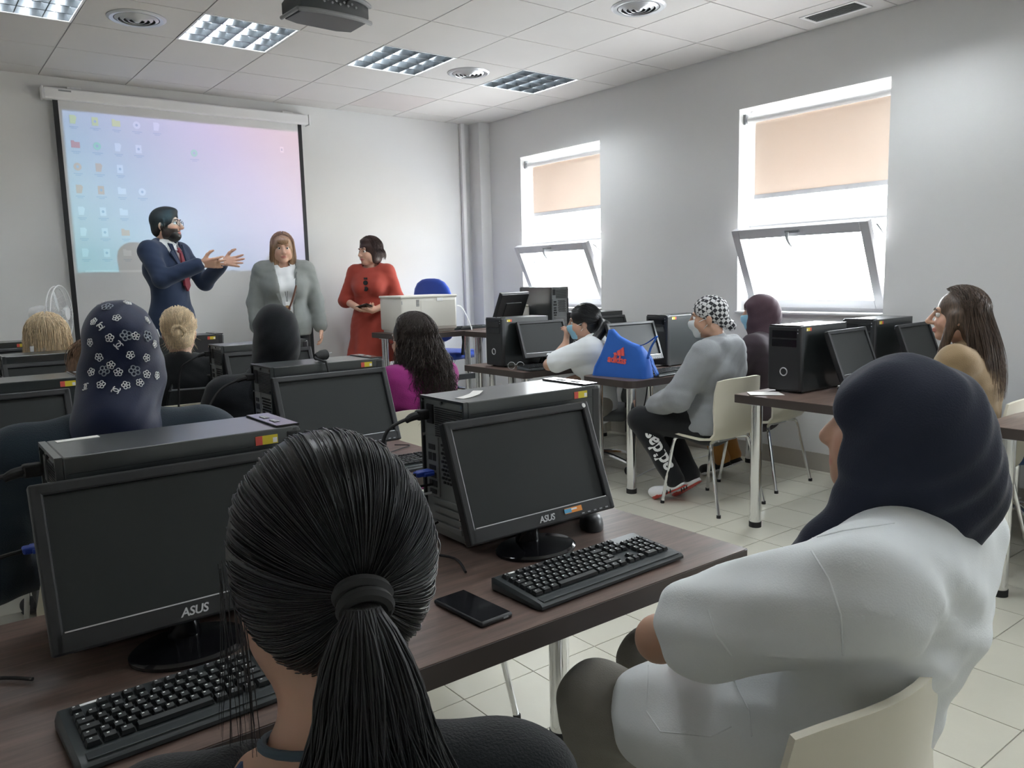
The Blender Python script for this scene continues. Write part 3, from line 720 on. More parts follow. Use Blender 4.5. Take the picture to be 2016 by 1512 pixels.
kf = keyboard('black keyboard beside the black phone', (.165, -5.80, TZ), R(1.5))
kf2 = dup(kf, (-.648, -5.80, TZ), R(2), 'black keyboard under the monitor beside the black ponytail', 'black keyboards')
kk = keyboard('black keyboard on the desk below the loose plug', (.365, -4.62, TZ), R(-3), False)
dup(kk, (3.03, -3.515, TZ), R(4), 'black keyboard beside the blue bag', 'black keyboards')
dup(kk, (2.70, -2.645 , TZ), R(-2), 'black keyboard lying behind the wire glasses', 'black keyboards')
dup(kk, (3.10, -0.98, .95), R(182), 'black keyboard on the printer desk', 'black keyboards')
dup(kk, (3.0, -4.92, TZ), R(6), 'black keyboard beside the dark blue headscarf', 'black keyboards')
def mouse(label, loc, rz):
    t = thing('mouse', label, 'mouse', loc, rz, 'computer mice'); m = MB(); n = 20
    pr = [(1, 0), (1.0, .25), (.93, .6), (.72, .88), (.4, .98), (.05, 1)]
    vs = [(r * .031 * math.cos(2 * math.pi * k / n), r * .055 * math.sin(2 * math.pi * k / n), .001 + z * .036 * (1 - .18 * r * math.sin(2 * math.pi * k / n))) for r, z in pr for k in range(n)]
    m.add(vs, [tuple(range(n))[::-1], tuple(range(5 * n, 6 * n))] + [(i * n + k, i * n + (k + 1) % n, (i + 1) * n + (k + 1) % n, (i + 1) * n + k) for i in range(5) for k in range(n)])
    m.build('shell', 'black', t, True, 60)
    MB().cyl((-.004, .028, .030), (.004, .028, .030), .008, n=14).build('wheel', 'grey', t, True)
    MB().box((0, -.015, .0365), (.010, .014, .001)).build('maker_mark', 'grey', t)
    return t
m0 = mouse('black mouse beside the monitor with a sticker', (.395, -5.555, TZ), R(-35))
dup(m0, (3.05, -1.10, .95), R(70), 'black mouse on the printer desk', 'computer mice')
# ---------------------------------------------------------------- small things on the desks
t = thing('phone', 'black smartphone lying on the desk beside a keyboard', 'phone', (-.150, -5.79, TZ + .0006), R(3))
MB().box((0, 0, .0055), (.078, .160, .011), ch=.005).build('case', 'black', t, True, 50)
MB().box((0, 0, .0112), (.070, .150, .0008), ch=.0003).build('screen', 'blackgloss', t)
MB().box((.02, -.0805, .0055), (.012, .001, .003)).build('port', 'grey', t)
# marks on the nearest monitor
st = MB().box((0.0, 0, 0), (.055, .0012, .013)).build('sticker', 'stickorange', mF2)
mxm = Matrix.Translation((0, -.04, .07)) @ Matrix.Rotation(-math.atan2(.10, .265), 4, 'X')
st.matrix_local = mxm @ Matrix.Translation((.085, -.0012, .022)); MB().box((-.018, -.0006, 0), (.022, .0008, .010)).build('sticker_patch', 'stickblue', st)
MB().box((.002, -.0006, .002), (.018, .0008, .004)).build('sticker_mark', 'printwhite', st)
dt = MB().cyl((0, 0, 0), (0, -.0012, 0), .006, n=16).build('dot_sticker', 'printwhite', mF2); dt.matrix_local = mxm @ Matrix.Translation((.205, 0, .272))
# paper strip on the nearest tower
pm = MB(); pts = [(-.045, -.03), (-.02, -.012), (.005, .012), (.022, .04)]
top = []; 
for (x, y), (dx, dy) in zip(pts, ((-.008, .010), (-.010, .009), (-.011, .007), (-.012, .005))): top.append((x, y, dx, dy))
vs = []; 
for k, (x, y, dx, dy) in enumerate(top): z = .0015 + .006 * (k / 3) ** 2; vs += [(x - dx, y - dy, z), (x + dx, y + dy, z), (x + dx, y + dy, z - .001), (x - dx, y - dy, z - .001)]
pm.add(vs, [(0, 1, 2, 3), (15, 14, 13, 12)] + [(i * 4 + k, i * 4 + (k + 1) % 4, (i + 1) * 4 + (k + 1) % 4, (i + 1) * 4 + k) for i in range(3) for k in range(4)])
o = pm.build('paper_strip', 'paper'); o.location = (.125, -5.42, TZ + .3648); o.rotation_euler = (0, 0, R(-20)); tag(o, 'curled white paper strip lying on top of a computer tower', 'paper')
# loose plug on the tower of the second desk
t = thing('power_plug', 'loose black power plug lying on top of a computer tower', 'plug', (.245, -4.245, TZ + .366), R(20))
MB().tube([(-.03, 0, .016), (0, 0, .02), (.022, 0, .021)], [.012, .019, .020], 12).build('body', 'rubber', t, True)
for s in (-1, 1): MB().cyl((.02, s * .009, .023), (.045, s * .009, .026), .0025, n=8).build('prong', 'steel', t)
MB().tube([(-.03, 0, .016), (-.05, -.03, .012), (-.06, -.075, .006), (-.062, -.088, .0), (-.06, -.10, -.05)], .004, 8).build('cord', 'rubber', t, True)
# power and screen cables at the tower backs
def power_cable(label, tw, end, mids):
    """cable from a tower's power socket"""
    L = Vector(tw.location); x = L.x - .222; s = Vector((x, L.y + .062, L.z + .319))
    t = thing('power_cable', label, 'cable', s, 0, 'black power cables')
    MB().box((-.018, 0, 0), (.034, .022, .026), ch=.005).build('connector', 'rubber', t)
    MB().tube([(-.03, 0, 0), (-.05, 0, -.003), (-.065, 0, -.010)], [.011, .010, .007], 10).build('strain_relief', 'rubber', t, True)
    MB().tube([(-.05, 0, -.003)] + [tuple(Vector(m) - s) for m in mids] + [tuple(Vector(end) - s)], .0046, 8).build('cord', 'rubber', t, True)
def vga_cable(label, tw, end, mids):
    L = Vector(tw.location); s = Vector((L.x - .222, L.y + .055, L.z + .170))
    t = thing('monitor_cable', label, 'cable', s, 0, 'blue plugged monitor cables')
    MB().box((-.012, 0, 0), (.022, .034, .014), ch=.003).build('plug', 'vga', t)
    MB().box((-.034, 0, 0), (.030, .026, .013), ch=.004).build('plug_grip', 'vga', t)
    for sy in (-1, 1): MB().cyl((-.008, sy * .021, 0), (-.034, sy * .021, 0), .0045, n=10).build('thumb_screw', 'vga', t)
    MB().tube([(-.045, 0, 0)] + [tuple(Vector(m) - s) for m in mids] + [tuple(Vector(end) - s)], .0042, 8).build('cord', 'rubber', t, True)
power_cable('black power cable plugged into the tower with a paper strip', F2, (-.13, -5.36, .76), [(-.075, -5.33, 1.035), (-.10, -5.34, .96), (-.115, -5.35, .85)])
power_cable('black power cable plugged into the tower beside the black ponytail', F1, (-1.1, -5.30, .76), [(-.93, -5.33, 1.05), (-1.0, -5.33, 1.0), (-1.06, -5.32, .86)])
power_cable('black power cable plugged into the tower with a loose plug', T2R, (-.24, -4.2, .755), [(-.11, -4.16, 1.03), (-.17, -4.17, .95), (-.21, -4.19, .85)])
power_cable('black power cable plugged into the tower before the black headscarf', T3R, (.05, -2.95, .755), [(.12, -2.98, 1.04), (.075, -2.96, 1.0), (.06, -2.95, .9)])
vga_cable('monitor cable with blue plug on the tower with a paper strip', F2, (-.02, -5.44, .757), [(-.085, -5.34, .90), (-.105, -5.36, .82), (-.08, -5.40, .765)])
vga_cable('monitor cable with blue plug on the tower beside the black ponytail', F1, (-.92, -5.44, .757), [(-.93, -5.34, .90), (-.98, -5.35, .83), (-.96, -5.42, .765)])
vga_cable('monitor cable with blue plug on the tower with a loose plug', T2R, (-.08, -4.3, .757), [(-.11, -4.18, .89), (-.14, -4.19, .83), (-.12, -4.26, .765)])
# bundle of cables hanging from the ports of the nearest tower
def loose(name, label, mt, pts, r):
    o = MB().tube([Vector(p) - Vector(pts[0]) for p in pts], r, 8).build(name, mt, None, True); o.location = pts[0]; tag(o, label, 'cable'); return o
loose('usb_cable', 'thin black cable hanging in a loop behind the nearest tower', 'rubber', [(.036, -5.35, .885), (-.03, -5.345, .88), (-.075, -5.35, .84), (-.05, -5.36, .79), (.0, -5.36, .80), (.01, -5.36, .84), (-.04, -5.365, .86), (-.085, -5.37, .80), (-.07, -5.40, .756)], .0032)
loose('network_cable', 'white network cable plugged in behind the nearest tower', 'white', [(.036, -5.345, .862), (-.01, -5.345, .86), (-.05, -5.35, .845), (-.08, -5.37, .80), (-.09, -5.40, .757)], .0034)
loose('audio_cable', 'thin black cable running from the nearest tower along the desk', 'rubber', [(.036, -5.37, .79), (-.02, -5.39, .78), (-.06, -5.44, .757), (-.02, -5.53, .751), (-.05, -5.62, .751)], .0030)
loose('desk_cable', 'thin black cable lying on the nearest desk beside its left monitor', 'rubber', [(-1.15, -5.42, .752), (-1.02, -5.47, .752), (-.93, -5.50, .752), (-.88, -5.545, .752)], .0032)
loose('mouse_cable', 'thin wire lying behind the far keyboard on the second desk', 'rubber', [(.34, -4.46, .76), (.42, -4.40, .752), (.50, -4.36, .752), (.56, -4.33, .752), (.52, -4.28, .752)], .0022)
# ---------------------------------------------------------------- printer on the teacher desk
t = thing('printer', 'large beige printer standing on the dark desk', 'printer', (2.66, -.92, .951), R(-3))
b = MB(); b.box((0, 0, .165), (.55, .42, .29), ch=.018); b.build('body', 'beige', t, True, 40)
MB().box((0, .0, .312), (.56, .43, .022), ch=.008).build('lid', 'beige', t); MB().box((0, 0, .012), (.52, .36, .022), ch=.004).build('foot', 'beige', t)
for k in range(5): MB().box((-.115, -.2115, .235 + .012 * k), (.03, .002, .006)).build('vent_slot', 'darkgrey', t)
MB().box((.085, -.2112, .165), (.34, .003, .23), ch=.001).build('rear_cover', 'beige', t)
MB().box((.10, -.214, .285), (.06, .006, .028), ch=.002).build('latch', 'white', t); MB().box((-.265, -.2115, .265), (.006, .002, .03)).build('type_label', 'grey', t)
MB().box((-.165, -.212, .055), (.03, .004, .04)).build('power_socket', 'darkgrey', t)
o = MB().tube([(.294, -.12, .22), (.32, -.16, .20), (.34, -.22, .10), (.35, -.26, .0), (.36, -.28, -.2), (.36, -.29, -.52), (.37, -.26, -.72)], .005, 8).build('printer_cable', 'white', None, True); o.location = (2.70, -.92, .951); tag(o, 'white cable hanging from the beige printer over the desk edge', 'cable')
# corner desk: computer seen from behind
dup(mon0, (3.17, -1.57, .951), R(-160), 'black monitor turned away with its back to the room in the window corner', 'black flat monitors')
dup(TWP[-1], (3.63, -1.50, .951), R(90), 'black computer tower showing its rear ports below the corner window', 'computer towers')
t = thing('label_printer', 'small beige box printer behind the turned monitor', 'printer', (3.42, -1.36, .951), R(-5))
MB().box((0, 0, .10), (.16, .20, .20), ch=.015).build('body', 'beige', t); MB().box((0, -.08, .207), (.13, .05, .015), ch=.004).build('lid', 'beige', t); MB().box((.0, -.102, .06), (.10, .004, .03)).build('slot', 'darkgrey', t)
# ---------------------------------------------------------------- blue bag
t = thing('tote_bag', 'blue fabric bag with orange lettering standing on a desk', 'bag', (2.715, -3.385, TZ + .001), R(-83))
out = [(-.20, 0), (-.07, -.002), (.07, -.002), (.20, 0), (.195, .10), (.18, .17), (.15, .205), (.07, .225), (-.02, .262), (-.07, .305), (-.10, .30), (-.125, .23), (-.155, .14), (-.185, .06)]
m = MB(); n = len(out); vs = []; cx, cz = 0, .12
lay = [(-.062, .90), (-.055, 1.0), (-.02, 1.02), (.02, 1.02), (.055, 1.0), (.062, .90)]
for y, s in lay:
    for x, z in out:
        tp = max(0, min(1, (z - .05) / .22)); yy = y * (1 - .72 * tp) + .012 * math.sin(9 * x + 14 * z)
        vs.append((cx + (x - cx) * s, yy, max(0, cz + (z - cz) * s) if z > .01 else z * 0))
m.add(vs, [tuple(range(n))[::-1], tuple(range(5 * n, 6 * n))] + [(i * n + k, i * n + (k + 1) % n, (i + 1) * n + (k + 1) % n, (i + 1) * n + k) for i in range(5) for k in range(n)])
bo = m.build('bag_body', 'bluebag', t, True, 75)
def strap(pts, w, name):
    s = MB(); P, _ = smooth_path([Vector(p) for p in pts], 0); vs = []
    for p in P: vs += [p + Vector((0, -w, 0)), p + Vector((0, w, 0)), p + Vector((.003, w, .003)), p + Vector((.003, -w, .003))]
    k = len(P); s.add(vs, [(0, 1, 2, 3), (4 * k - 1, 4 * k - 2, 4 * k - 3, 4 * k - 4)] + [(i * 4 + q, i * 4 + (q + 1) % 4, (i + 1) * 4 + (q + 1) % 4, (i + 1) * 4 + q) for i in range(k - 1) for q in range(4)]); s.build(name, 'bluebag', t, True, 50)
strap([(.10, .005, .20), (.17, .008, .215), (.235, .01, .252), (.262, .01, .270), (.250, .01, .245), (.215, .01, .19), (.19, .012, .12)], .013, 'handle')
strap([(.185, .03, .15), (.21, .035, .11), (.225, .035, .06), (.25, .03, .02), (.26, .02, .035), (.22, .02, .10)], .012, 'handle')
def bagmark(me, x, z, sc=1, rot=0):
    o = link('print_mark', me, t); o.matrix_local = Matrix.Translation((x, -.066 + .040 * max(0, min(1, (z - .05) / .22)) - .004 + .012 * math.sin(9 * x + 14 * z), z)) @ Matrix.Rotation(R(90 - 9), 4, 'X') @ Matrix.Rotation(rot, 4, 'Z'); o.scale = (sc,) * 3
ad = text_mesh('adidas', .052, depth=.004, bold=.0014, space=.95); ad.materials.append(M['orange'])
bagmark(ad, -.005, .112, 1.25, R(-3))
lg = MB()
for k, (x, h) in enumerate(((-.028, .018), (-.004, .034), (.020, .050))): lg.add([(x, 0, -.003), (x + .019, 0, -.003), (x + .019 - .010, h * 1.0, -.003), (x - .010, h * .72, -.003), (x, 0, .003), (x + .019, 0, .003), (x + .009, h, .003), (x - .010, h * .72, .003)], [(3, 2, 1, 0), (4, 5, 6, 7), (0, 1, 5, 4), (1, 2, 6, 5), (2, 3, 7, 6), (3, 0, 4, 7)])
lm_ = lg.mesh('print_mark'); lm_.materials.append(M['orange']); bagmark(lm_, .004, .140, 1.15)
# notebook with pen, glasses, paper
t = thing('notebook', 'open white notebook lying beside the blue bag', 'notebook', (3.36, -3.44, TZ + .0008), R(8))
MB().box((-.075, 0, .003), (.148, .20, .006), ch=.001).build('page', 'paper', t); MB().box((.075, 0, .004), (.148, .20, .008), ch=.001).build('page', 'paper', t)
MB().cyl((-.02, -.05, .0125), (.08, .03, .0125), .004, n=8).build('pen', 'vga', t)
t = thing('eyeglasses', 'thin wire glasses lying on a desk', 'glasses', (2.52, -2.50, TZ + .0005), R(-35))
for s in (-1, 1):
    MB().torus((0, 0, 0), .026, .0022, 24, 6, Matrix.Translation((s * .032, 0, .026)) @ Matrix.Rotation(R(78), 4, 'X')).build('rim', 'steel', t, True)
    MB().cyl((s * .032, .0005, .026), (s * .032, -.0005, .026), .0255, n=20).build('lens', 'glass', t)
    MB().tube([(s * .059, .003, .034), (s * .062, .05, .03), (s * .062, .11, .012), (s * .060, .13, .003)], .0018, 6).build('temple', 'steel', t, True)
MB().tube([(-.008, 0, .03), (0, -.002, .035), (.008, 0, .03)], .0018, 6).build('bridge', 'steel', t, True)
pm = MB(); pm.add([(-.06, -.09, 0), (.06, -.09, 0), (.07, .08, .002), (-.055, .09, .004), (-.06, -.09, .001), (.06, -.09, .001), (.07, .08, .003), (-.055, .09, .005)], [(3, 2, 1, 0), (4, 5, 6, 7), (0, 1, 5, 4), (1, 2, 6, 5), (2, 3, 7, 6), (3, 0, 4, 7)])
o = pm.build('paper_sheet', 'paper'); o.location = (2.67, -4.50, TZ + .001); o.rotation_euler = (0, 0, R(50)); tag(o, 'white sheet of paper on the corner of a desk', 'paper')
# ---------------------------------------------------------------- handbag on a chair back
t = thing('handbag', 'black leather handbag hanging on a chair beside the blond bun', 'bag', (.20, -2.765, .70), R(-14))
b = MB(); sec = [(-.15, .0), (-.155, .10), (-.14, .17), (.14, .17), (.155, .10), (.15, .0)]
n = 6; vs = [(x * (1 if abs(y) < .04 else .94), y, z) for y in (-.05, -.035, .02, .035) for x, z in sec]
b.add(vs, [tuple(range(n))[::-1], tuple(range(3 * n, 4 * n))] + [(i * n + k, i * n + (k + 1) % n, (i + 1) * n + (k + 1) % n, (i + 1) * n + k) for i in range(3) for k in range(n)])
M['leather'] = mat('black_leather', (.022, .026, .028), .38, noise=(30, .2), bump=.3, bscale=180)
b.build('bag_body', 'leather', t, True, 40)
MB().box((0, -.006, .172), (.27, .012, .006)).build('zip', 'silver', t)
MB().tube([(-.13, -.01, .165), (-.10, .02, .22), (0, .035, .235), (.10, .02, .22), (.13, -.01, .165)], .008, 8).build('handle', 'leather', t, True)
# ---------------------------------------------------------------- fan
t = thing('pedestal_fan', 'white pedestal fan standing beside the projection screen', 'fan', (-.17, -.55, PLZ), R(62))
MB().lathe([(.17, .0), (.17, .012), (.12, .022), (.03, .035), (.022, .06)], n=28).build('base', 'white', t, True)
MB().cyl((0, 0, .05), (0, 0, .95), .014, n=14).build('pole', 'white', t, True)
MB().tube([(0, .10, 1.03), (0, .04, 1.03), (0, -.03, 1.03)], [.05, .065, .055], 16).build('motor_housing', 'white', t, True)
MB().cyl((0, .03, .93), (0, .03, 1.0), .022, n=12).build('neck', 'white', t, True)
rot = Matrix.Translation((0, -.10, 1.03)) @ Matrix.Rotation(R(90), 4, 'X')
g = MB(); g.torus((0, 0, 0), .20, .005, 40, 6, rot); g.torus((0, 0, .0), .195, .004, 40, 6, rot @ Matrix.Translation((0, 0, -.03)))
for k in range(24):
    a = 2 * math.pi * k / 24; c, s = math.cos(a), math.sin(a)
    g.tube([(.04 * c, .04 * s, .035), (.12 * c, .12 * s, .032), (.2 * c, .2 * s, 0)], .0012, 4, rot); g.tube([(.06 * c, .06 * s, -.07), (.14 * c, .14 * s, -.065), (.2 * c, .2 * s, -.01)], .0012, 4, rot)
g.build('cage', 'white', t, True)
MB().cyl((0, -.12, 1.03), (0, -.14, 1.03), .045, n=20).build('cage_badge', 'white', t, True)
M['fanblade'] = mat('fan_blade', (.75, .78, .79), .4)
for k in range(3):
    bl = MB(); pts = [(.03, -.02), (.09, -.06), (.17, -.05), (.18, .02), (.10, .06), (.03, .02)]
    bl.prism(pts, -.014, -.010, mx=rot @ Matrix.Rotation(R(120 * k), 4, 'Z') @ Matrix.Rotation(R(14), 4, 'X')); bl.build('blade', 'fanblade', t)

o = MB().box((0, 0, .0006), (.075, .022, .001)).build('paper_label', 'paper'); o.location = (-.745, -5.315, TZ + .3648); o.rotation_euler = (0, 0, R(4)); tag(o, 'small white label on the tower beside the black ponytail', 'paper')
loose('hanging_cable', 'black cable looping down under the desk with the blue bag', 'rubber', [(3.05, -3.30, .695), (3.06, -3.27, .55), (3.02, -3.25, .36), (3.10, -3.22, .22), (3.20, -3.20, .34), (3.18, -3.20, .60), (3.16, -3.22, .695)], .004)
loose('floor_cable', 'white cable lying along the floor under the desk with the blue bag', 'white', [(3.95, -3.28, .5), (3.90, -3.26, .12), (3.80, -3.2, .012), (3.5, -3.15, .010), (3.2, -3.2, .010), (2.95, -3.28, .010)], .004)
# ================================================================ people: smooth solids from blended primitives
class SD:
    """signed-distance solid: blended capsules and ellipsoids, turned into one smooth mesh"""
    def __init__(s): s.P = []; s.F = []; s.xf = None
    def _t(s, p):
        p = np.asarray(p, float)
        return p if s.xf is None else s.xf[0] @ p + s.xf[1]
    def _d(s, v):
        v = np.asarray(v, float); return v if s.xf is None else s.xf[0] @ v
    def cap(s, a, b, ra, rb=None, k=.03, sq=None, neg=False):
        a = s._t(a); b = s._t(b); rb = ra if rb is None else rb; r = max(ra, rb)
        if sq is not None: ax = s._d(sq[0]); ax = ax / np.linalg.norm(ax); sq = (ax, sq[1]); r *= max(1, sq[1])
        s.P.append(('c', np.minimum(a, b) - r, np.maximum(a, b) + r, k, neg, (a, b, ra, rb, sq))); return s
    def chain(s, pts, rs, k=.03, sq=None):
        for i in range(len(pts) - 1): s.cap(pts[i], pts[i + 1], rs[i], rs[i + 1], k, sq)
        return s
    def ell(s, c, r, k=.03, rot=None, neg=False):
        c = s._t(c); Rm = np.eye(3) if rot is None else np.asarray(rot, float)
        if s.xf is not None: Rm = s.xf[0] @ Rm
        r = np.asarray(r, float); m = np.abs(Rm) @ r
        s.P.append(('e', c - m, c + m, k, neg, (c, r, Rm))); return s
    def fn(s, f, mode='max'): s.F.append((f, mode)); return s
    def cut(s, n, p):
        """remove everything on the side the normal n points to"""
        n = s._d(n); n = n / np.linalg.norm(n); d = float(n @ s._t(p)); s.F.append((lambda X, Y, Z: n[0] * X + n[1] * Y + n[2] * Z - d, 'max')); return s
    def mesh(s, vox):
        pos = [p for p in s.P if not p[4]]
        lo = np.min([p[1] for p in pos], 0) - 3 * vox - .012; hi = np.max([p[2] for p in pos], 0) + 3 * vox + .012
        n = np.ceil((hi - lo) / vox).astype(int) + 1
        ax = [(lo[i] + vox * np.arange(n[i])).astype(np.float32) for i in range(3)]
        F = np.full(n, .5, np.float32)
        for typ, bl, bh, k, neg, q in s.P:
            m = k * 1.1 + 3 * vox
            i0 = np.maximum(np.floor((bl - m - lo) / vox).astype(int), 0); i1 = np.minimum(np.ceil((bh + m - lo) / vox).astype(int) + 1, n)
            if np.any(i1 <= i0): continue
            sl = tuple(slice(i0[i], i1[i]) for i in range(3))
            X = ax[0][sl[0]][:, None, None]; Y = ax[1][sl[1]][None, :, None]; Z = ax[2][sl[2]][None, None, :]
            if typ == 'c':
                a, b, ra, rb, sq = q; ba = b - a; px, py, pz = X - a[0], Y - a[1], Z - a[2]; sc = 1.0
                if sq is not None:
                    v, f = sq; g = (px * v[0] + py * v[1] + pz * v[2]) * (1 / f - 1); px = px + g * v[0]; py = py + g * v[1]; pz = pz + g * v[2]
                    ba = ba + v * (ba @ v) * (1 / f - 1); sc = .5 + .5 * min(1, f)
                L2 = float(ba @ ba) + 1e-12
                h = np.clip((px * ba[0] + py * ba[1] + pz * ba[2]) / L2, 0, 1)
                d = (np.sqrt((px - h * ba[0]) ** 2 + (py - h * ba[1]) ** 2 + (pz - h * ba[2]) ** 2) - (ra + (rb - ra) * h)) * sc
            else:
                c, r, Rm = q; px, py, pz = X - c[0], Y - c[1], Z - c[2]
                u = [(px * Rm[0, i] + py * Rm[1, i] + pz * Rm[2, i]) for i in range(3)]
                k0 = np.sqrt((u[0] / r[0]) ** 2 + (u[1] / r[1]) ** 2 + (u[2] / r[2]) ** 2); k1 = np.sqrt((u[0] / r[0] ** 2) ** 2 + (u[1] / r[1] ** 2) ** 2 + (u[2] / r[2] ** 2) ** 2) + 1e-6
                d = k0 * (k0 - 1) / k1
            A = F[sl]
            if neg: d = -d; h = np.clip(.5 - .5 * (d - A) / k, 0, 1); F[sl] = d * (1 - h) + A * h + k * h * (1 - h)
            else: h = np.clip(.5 + .5 * (d - A) / k, 0, 1); F[sl] = d * (1 - h) + A * h - k * h * (1 - h)
        X = ax[0][:, None, None]; Y = ax[1][None, :, None]; Z = ax[2][None, None, :]
        for f, mode in s.F:
            v = f(X, Y, Z)
            F = np.maximum(F, v) if mode == 'max' else (F + v).astype(np.float32)
        F[0] = F[-1] = .1; F[:, 0] = F[:, -1] = .1; F[:, :, 0] = F[:, :, -1] = .1
        return nets(F, lo, vox)
def nets(F, lo, vox):
    S = F < 0; n = F.shape
    cnt = np.zeros((n[0] - 1, n[1] - 1, n[2] - 1), np.int8); cs = [(i, j, k) for i in (0, 1) for j in (0, 1) for k in (0, 1)]
    V8 = lambda A, c: A[c[0]:n[0] - 1 + c[0], c[1]:n[1] - 1 + c[1], c[2]:n[2] - 1 + c[2]]
    for c in cs: cnt += V8(S, c)
    mask = (cnt > 0) & (cnt < 8); I = np.argwhere(mask); N = len(I)
    idx = np.full(mask.shape, -1, np.int32); idx[tuple(I.T)] = np.arange(N)
    acc = np.zeros((N, 3)); w = np.zeros(N); val = {c: F[I[:, 0] + c[0], I[:, 1] + c[1], I[:, 2] + c[2]] for c in cs}
    for c in cs:
        for a in range(3):
            if c[a] == 1: continue
            d = list(c); d[a] = 1; d = tuple(d); fa, fb = val[c], val[d]; cr = (fa < 0) != (fb < 0)
            t = np.where(cr, fa / np.where(cr, fa - fb, 1), 0); p = np.array(c, float)[None, :] + np.zeros((N, 1)); p[:, a] += t
            acc += p * cr[:, None]; w += cr
    V = (I + acc / w[:, None]) * vox + lo
    Q = []
    for a in range(3):
        b, c = (a + 1) % 3, (a + 2) % 3
        s0 = [slice(1, -1)] * 3; s1 = [slice(1, -1)] * 3; s0[a] = slice(0, -1); s1[a] = slice(1, None)
        A, B = S[tuple(s0)], S[tuple(s1)]; E = np.argwhere(A != B); off = np.ones(3, int); off[a] = 0; E = E + off
        if len(E) == 0: continue
        inside = S[tuple(E.T)]
        def cell(db, dc): q = E.copy(); q[:, b] -= db; q[:, c] -= dc; return idx[tuple(q.T)]
        quad = np.stack([cell(1, 1), cell(0, 1), cell(0, 0), cell(1, 0)], 1)
        quad[~inside] = quad[~inside][:, ::-1]; Q.append(quad)
    return V, np.concatenate(Q)
def np_mesh(name, V, Q, material, parent=None, smooth=True, colors=None):
    m = bpy.data.meshes.new(name); nv, nq = len(V), len(Q); k = Q.shape[1]
    m.vertices.add(nv); m.vertices.foreach_set('co', np.ascontiguousarray(V, np.float32).ravel())
    m.loops.add(nq * k); m.loops.foreach_set('vertex_index', np.ascontiguousarray(Q, np.int32).ravel())
    m.polygons.add(nq); m.polygons.foreach_set('loop_start', np.arange(0, nq * k, k, dtype=np.int32)); 
    m.update(calc_edges=True); m.validate()
    if smooth: m.polygons.foreach_set('use_smooth', np.ones(len(m.polygons), bool))
    if colors is not None:
        ca = m.color_attributes.new('Col', 'FLOAT_COLOR', 'POINT'); ca.data.foreach_set('color', np.concatenate([colors, np.ones((nv, 1))], 1).astype(np.float32).ravel())
    m.materials.append(M[material] if isinstance(material, str) else material)
    return link(name, m, parent)
def sm_verts(V, Q, it=1):
    for _ in range(it):
        acc = np.zeros_like(V); c = np.zeros(len(V))
        for a, b in ((0, 1), (1, 2), (2, 3), (3, 0)):
            np.add.at(acc, Q[:, a], V[Q[:, b]]); np.add.at(acc, Q[:, b], V[Q[:, a]]); np.add.at(c, Q[:, a], 1); np.add.at(c, Q[:, b], 1)
        V = .4 * V + .6 * acc / np.maximum(c, 1)[:, None]
    return V
def solid(sd, name, material, parent, vox=.007, it=1, colors=None):
    V, Q = sd.mesh(vox); V = sm_verts(V, Q, it)
    return np_mesh(name, V, Q, material, parent, True, colors(V) if colors else None)
def strands(paths, rad, name, material, parent, taper=True):
    """many fine hairs as thin three-sided tubes; paths (n, k, 3)"""
    P = np.asarray(paths, float); n, k, _ = P.shape
    T = np.gradient(P, axis=1); T /= np.linalg.norm(T, axis=2, keepdims=True) + 1e-9
    ref = np.array([.31, .22, .92]); U = np.cross(T, ref); U /= np.linalg.norm(U, axis=2, keepdims=True) + 1e-9; Wv = np.cross(T, U)
    r = np.full((n, k, 1), rad)
    if taper: r = r * (1 - .75 * np.linspace(0, 1, k)[None, :, None] ** 3)
    V = np.stack([P + (U * math.cos(a) + Wv * math.sin(a)) * r for a in (0, 2.0944, 4.18879)], 2).reshape(-1, 3)
    base = (np.arange(n)[:, None] * k + np.arange(k - 1)[None, :]).ravel() * 3; Q = []
    for a in range(3): b = (a + 1) % 3; Q.append(np.stack([base + a, base + b, base + 3 + b, base + 3 + a], 1))
    o = np_mesh(name, V, np.concatenate(Q), material, parent, True); tag(o, kind='stuff'); return o
def rotz(a): c, s = math.cos(a), math.sin(a); return np.array([[c, -s, 0], [s, c, 0], [0, 0, 1.]])
def rotx(a): c, s = math.cos(a), math.sin(a); return np.array([[1, 0, 0], [0, c, -s], [0, s, c.real]])
def roty(a): c, s = math.cos(a), math.sin(a); return np.array([[c, 0, s], [0, 1, 0], [-s, 0, c]])
def wrinkle(amp, fx=38, fy=31, fz=52, ph=0.0, zlo=-9, zhi=9):
    """soft cloth folds added to a solid"""
    def f(X, Y, Z):
        v = np.sin(fx * X + 9 * np.sin(7 * Z + ph) + ph) * np.sin(fz * Z + 6 * np.sin(9 * X + 2 * ph) + 5 * Y) + .6 * np.sin(fy * Y + fz * .6 * Z + 4 * np.sin(11 * X + ph))
        return (amp * v * ((Z > zlo) & (Z < zhi))).astype(np.float32)
    return f
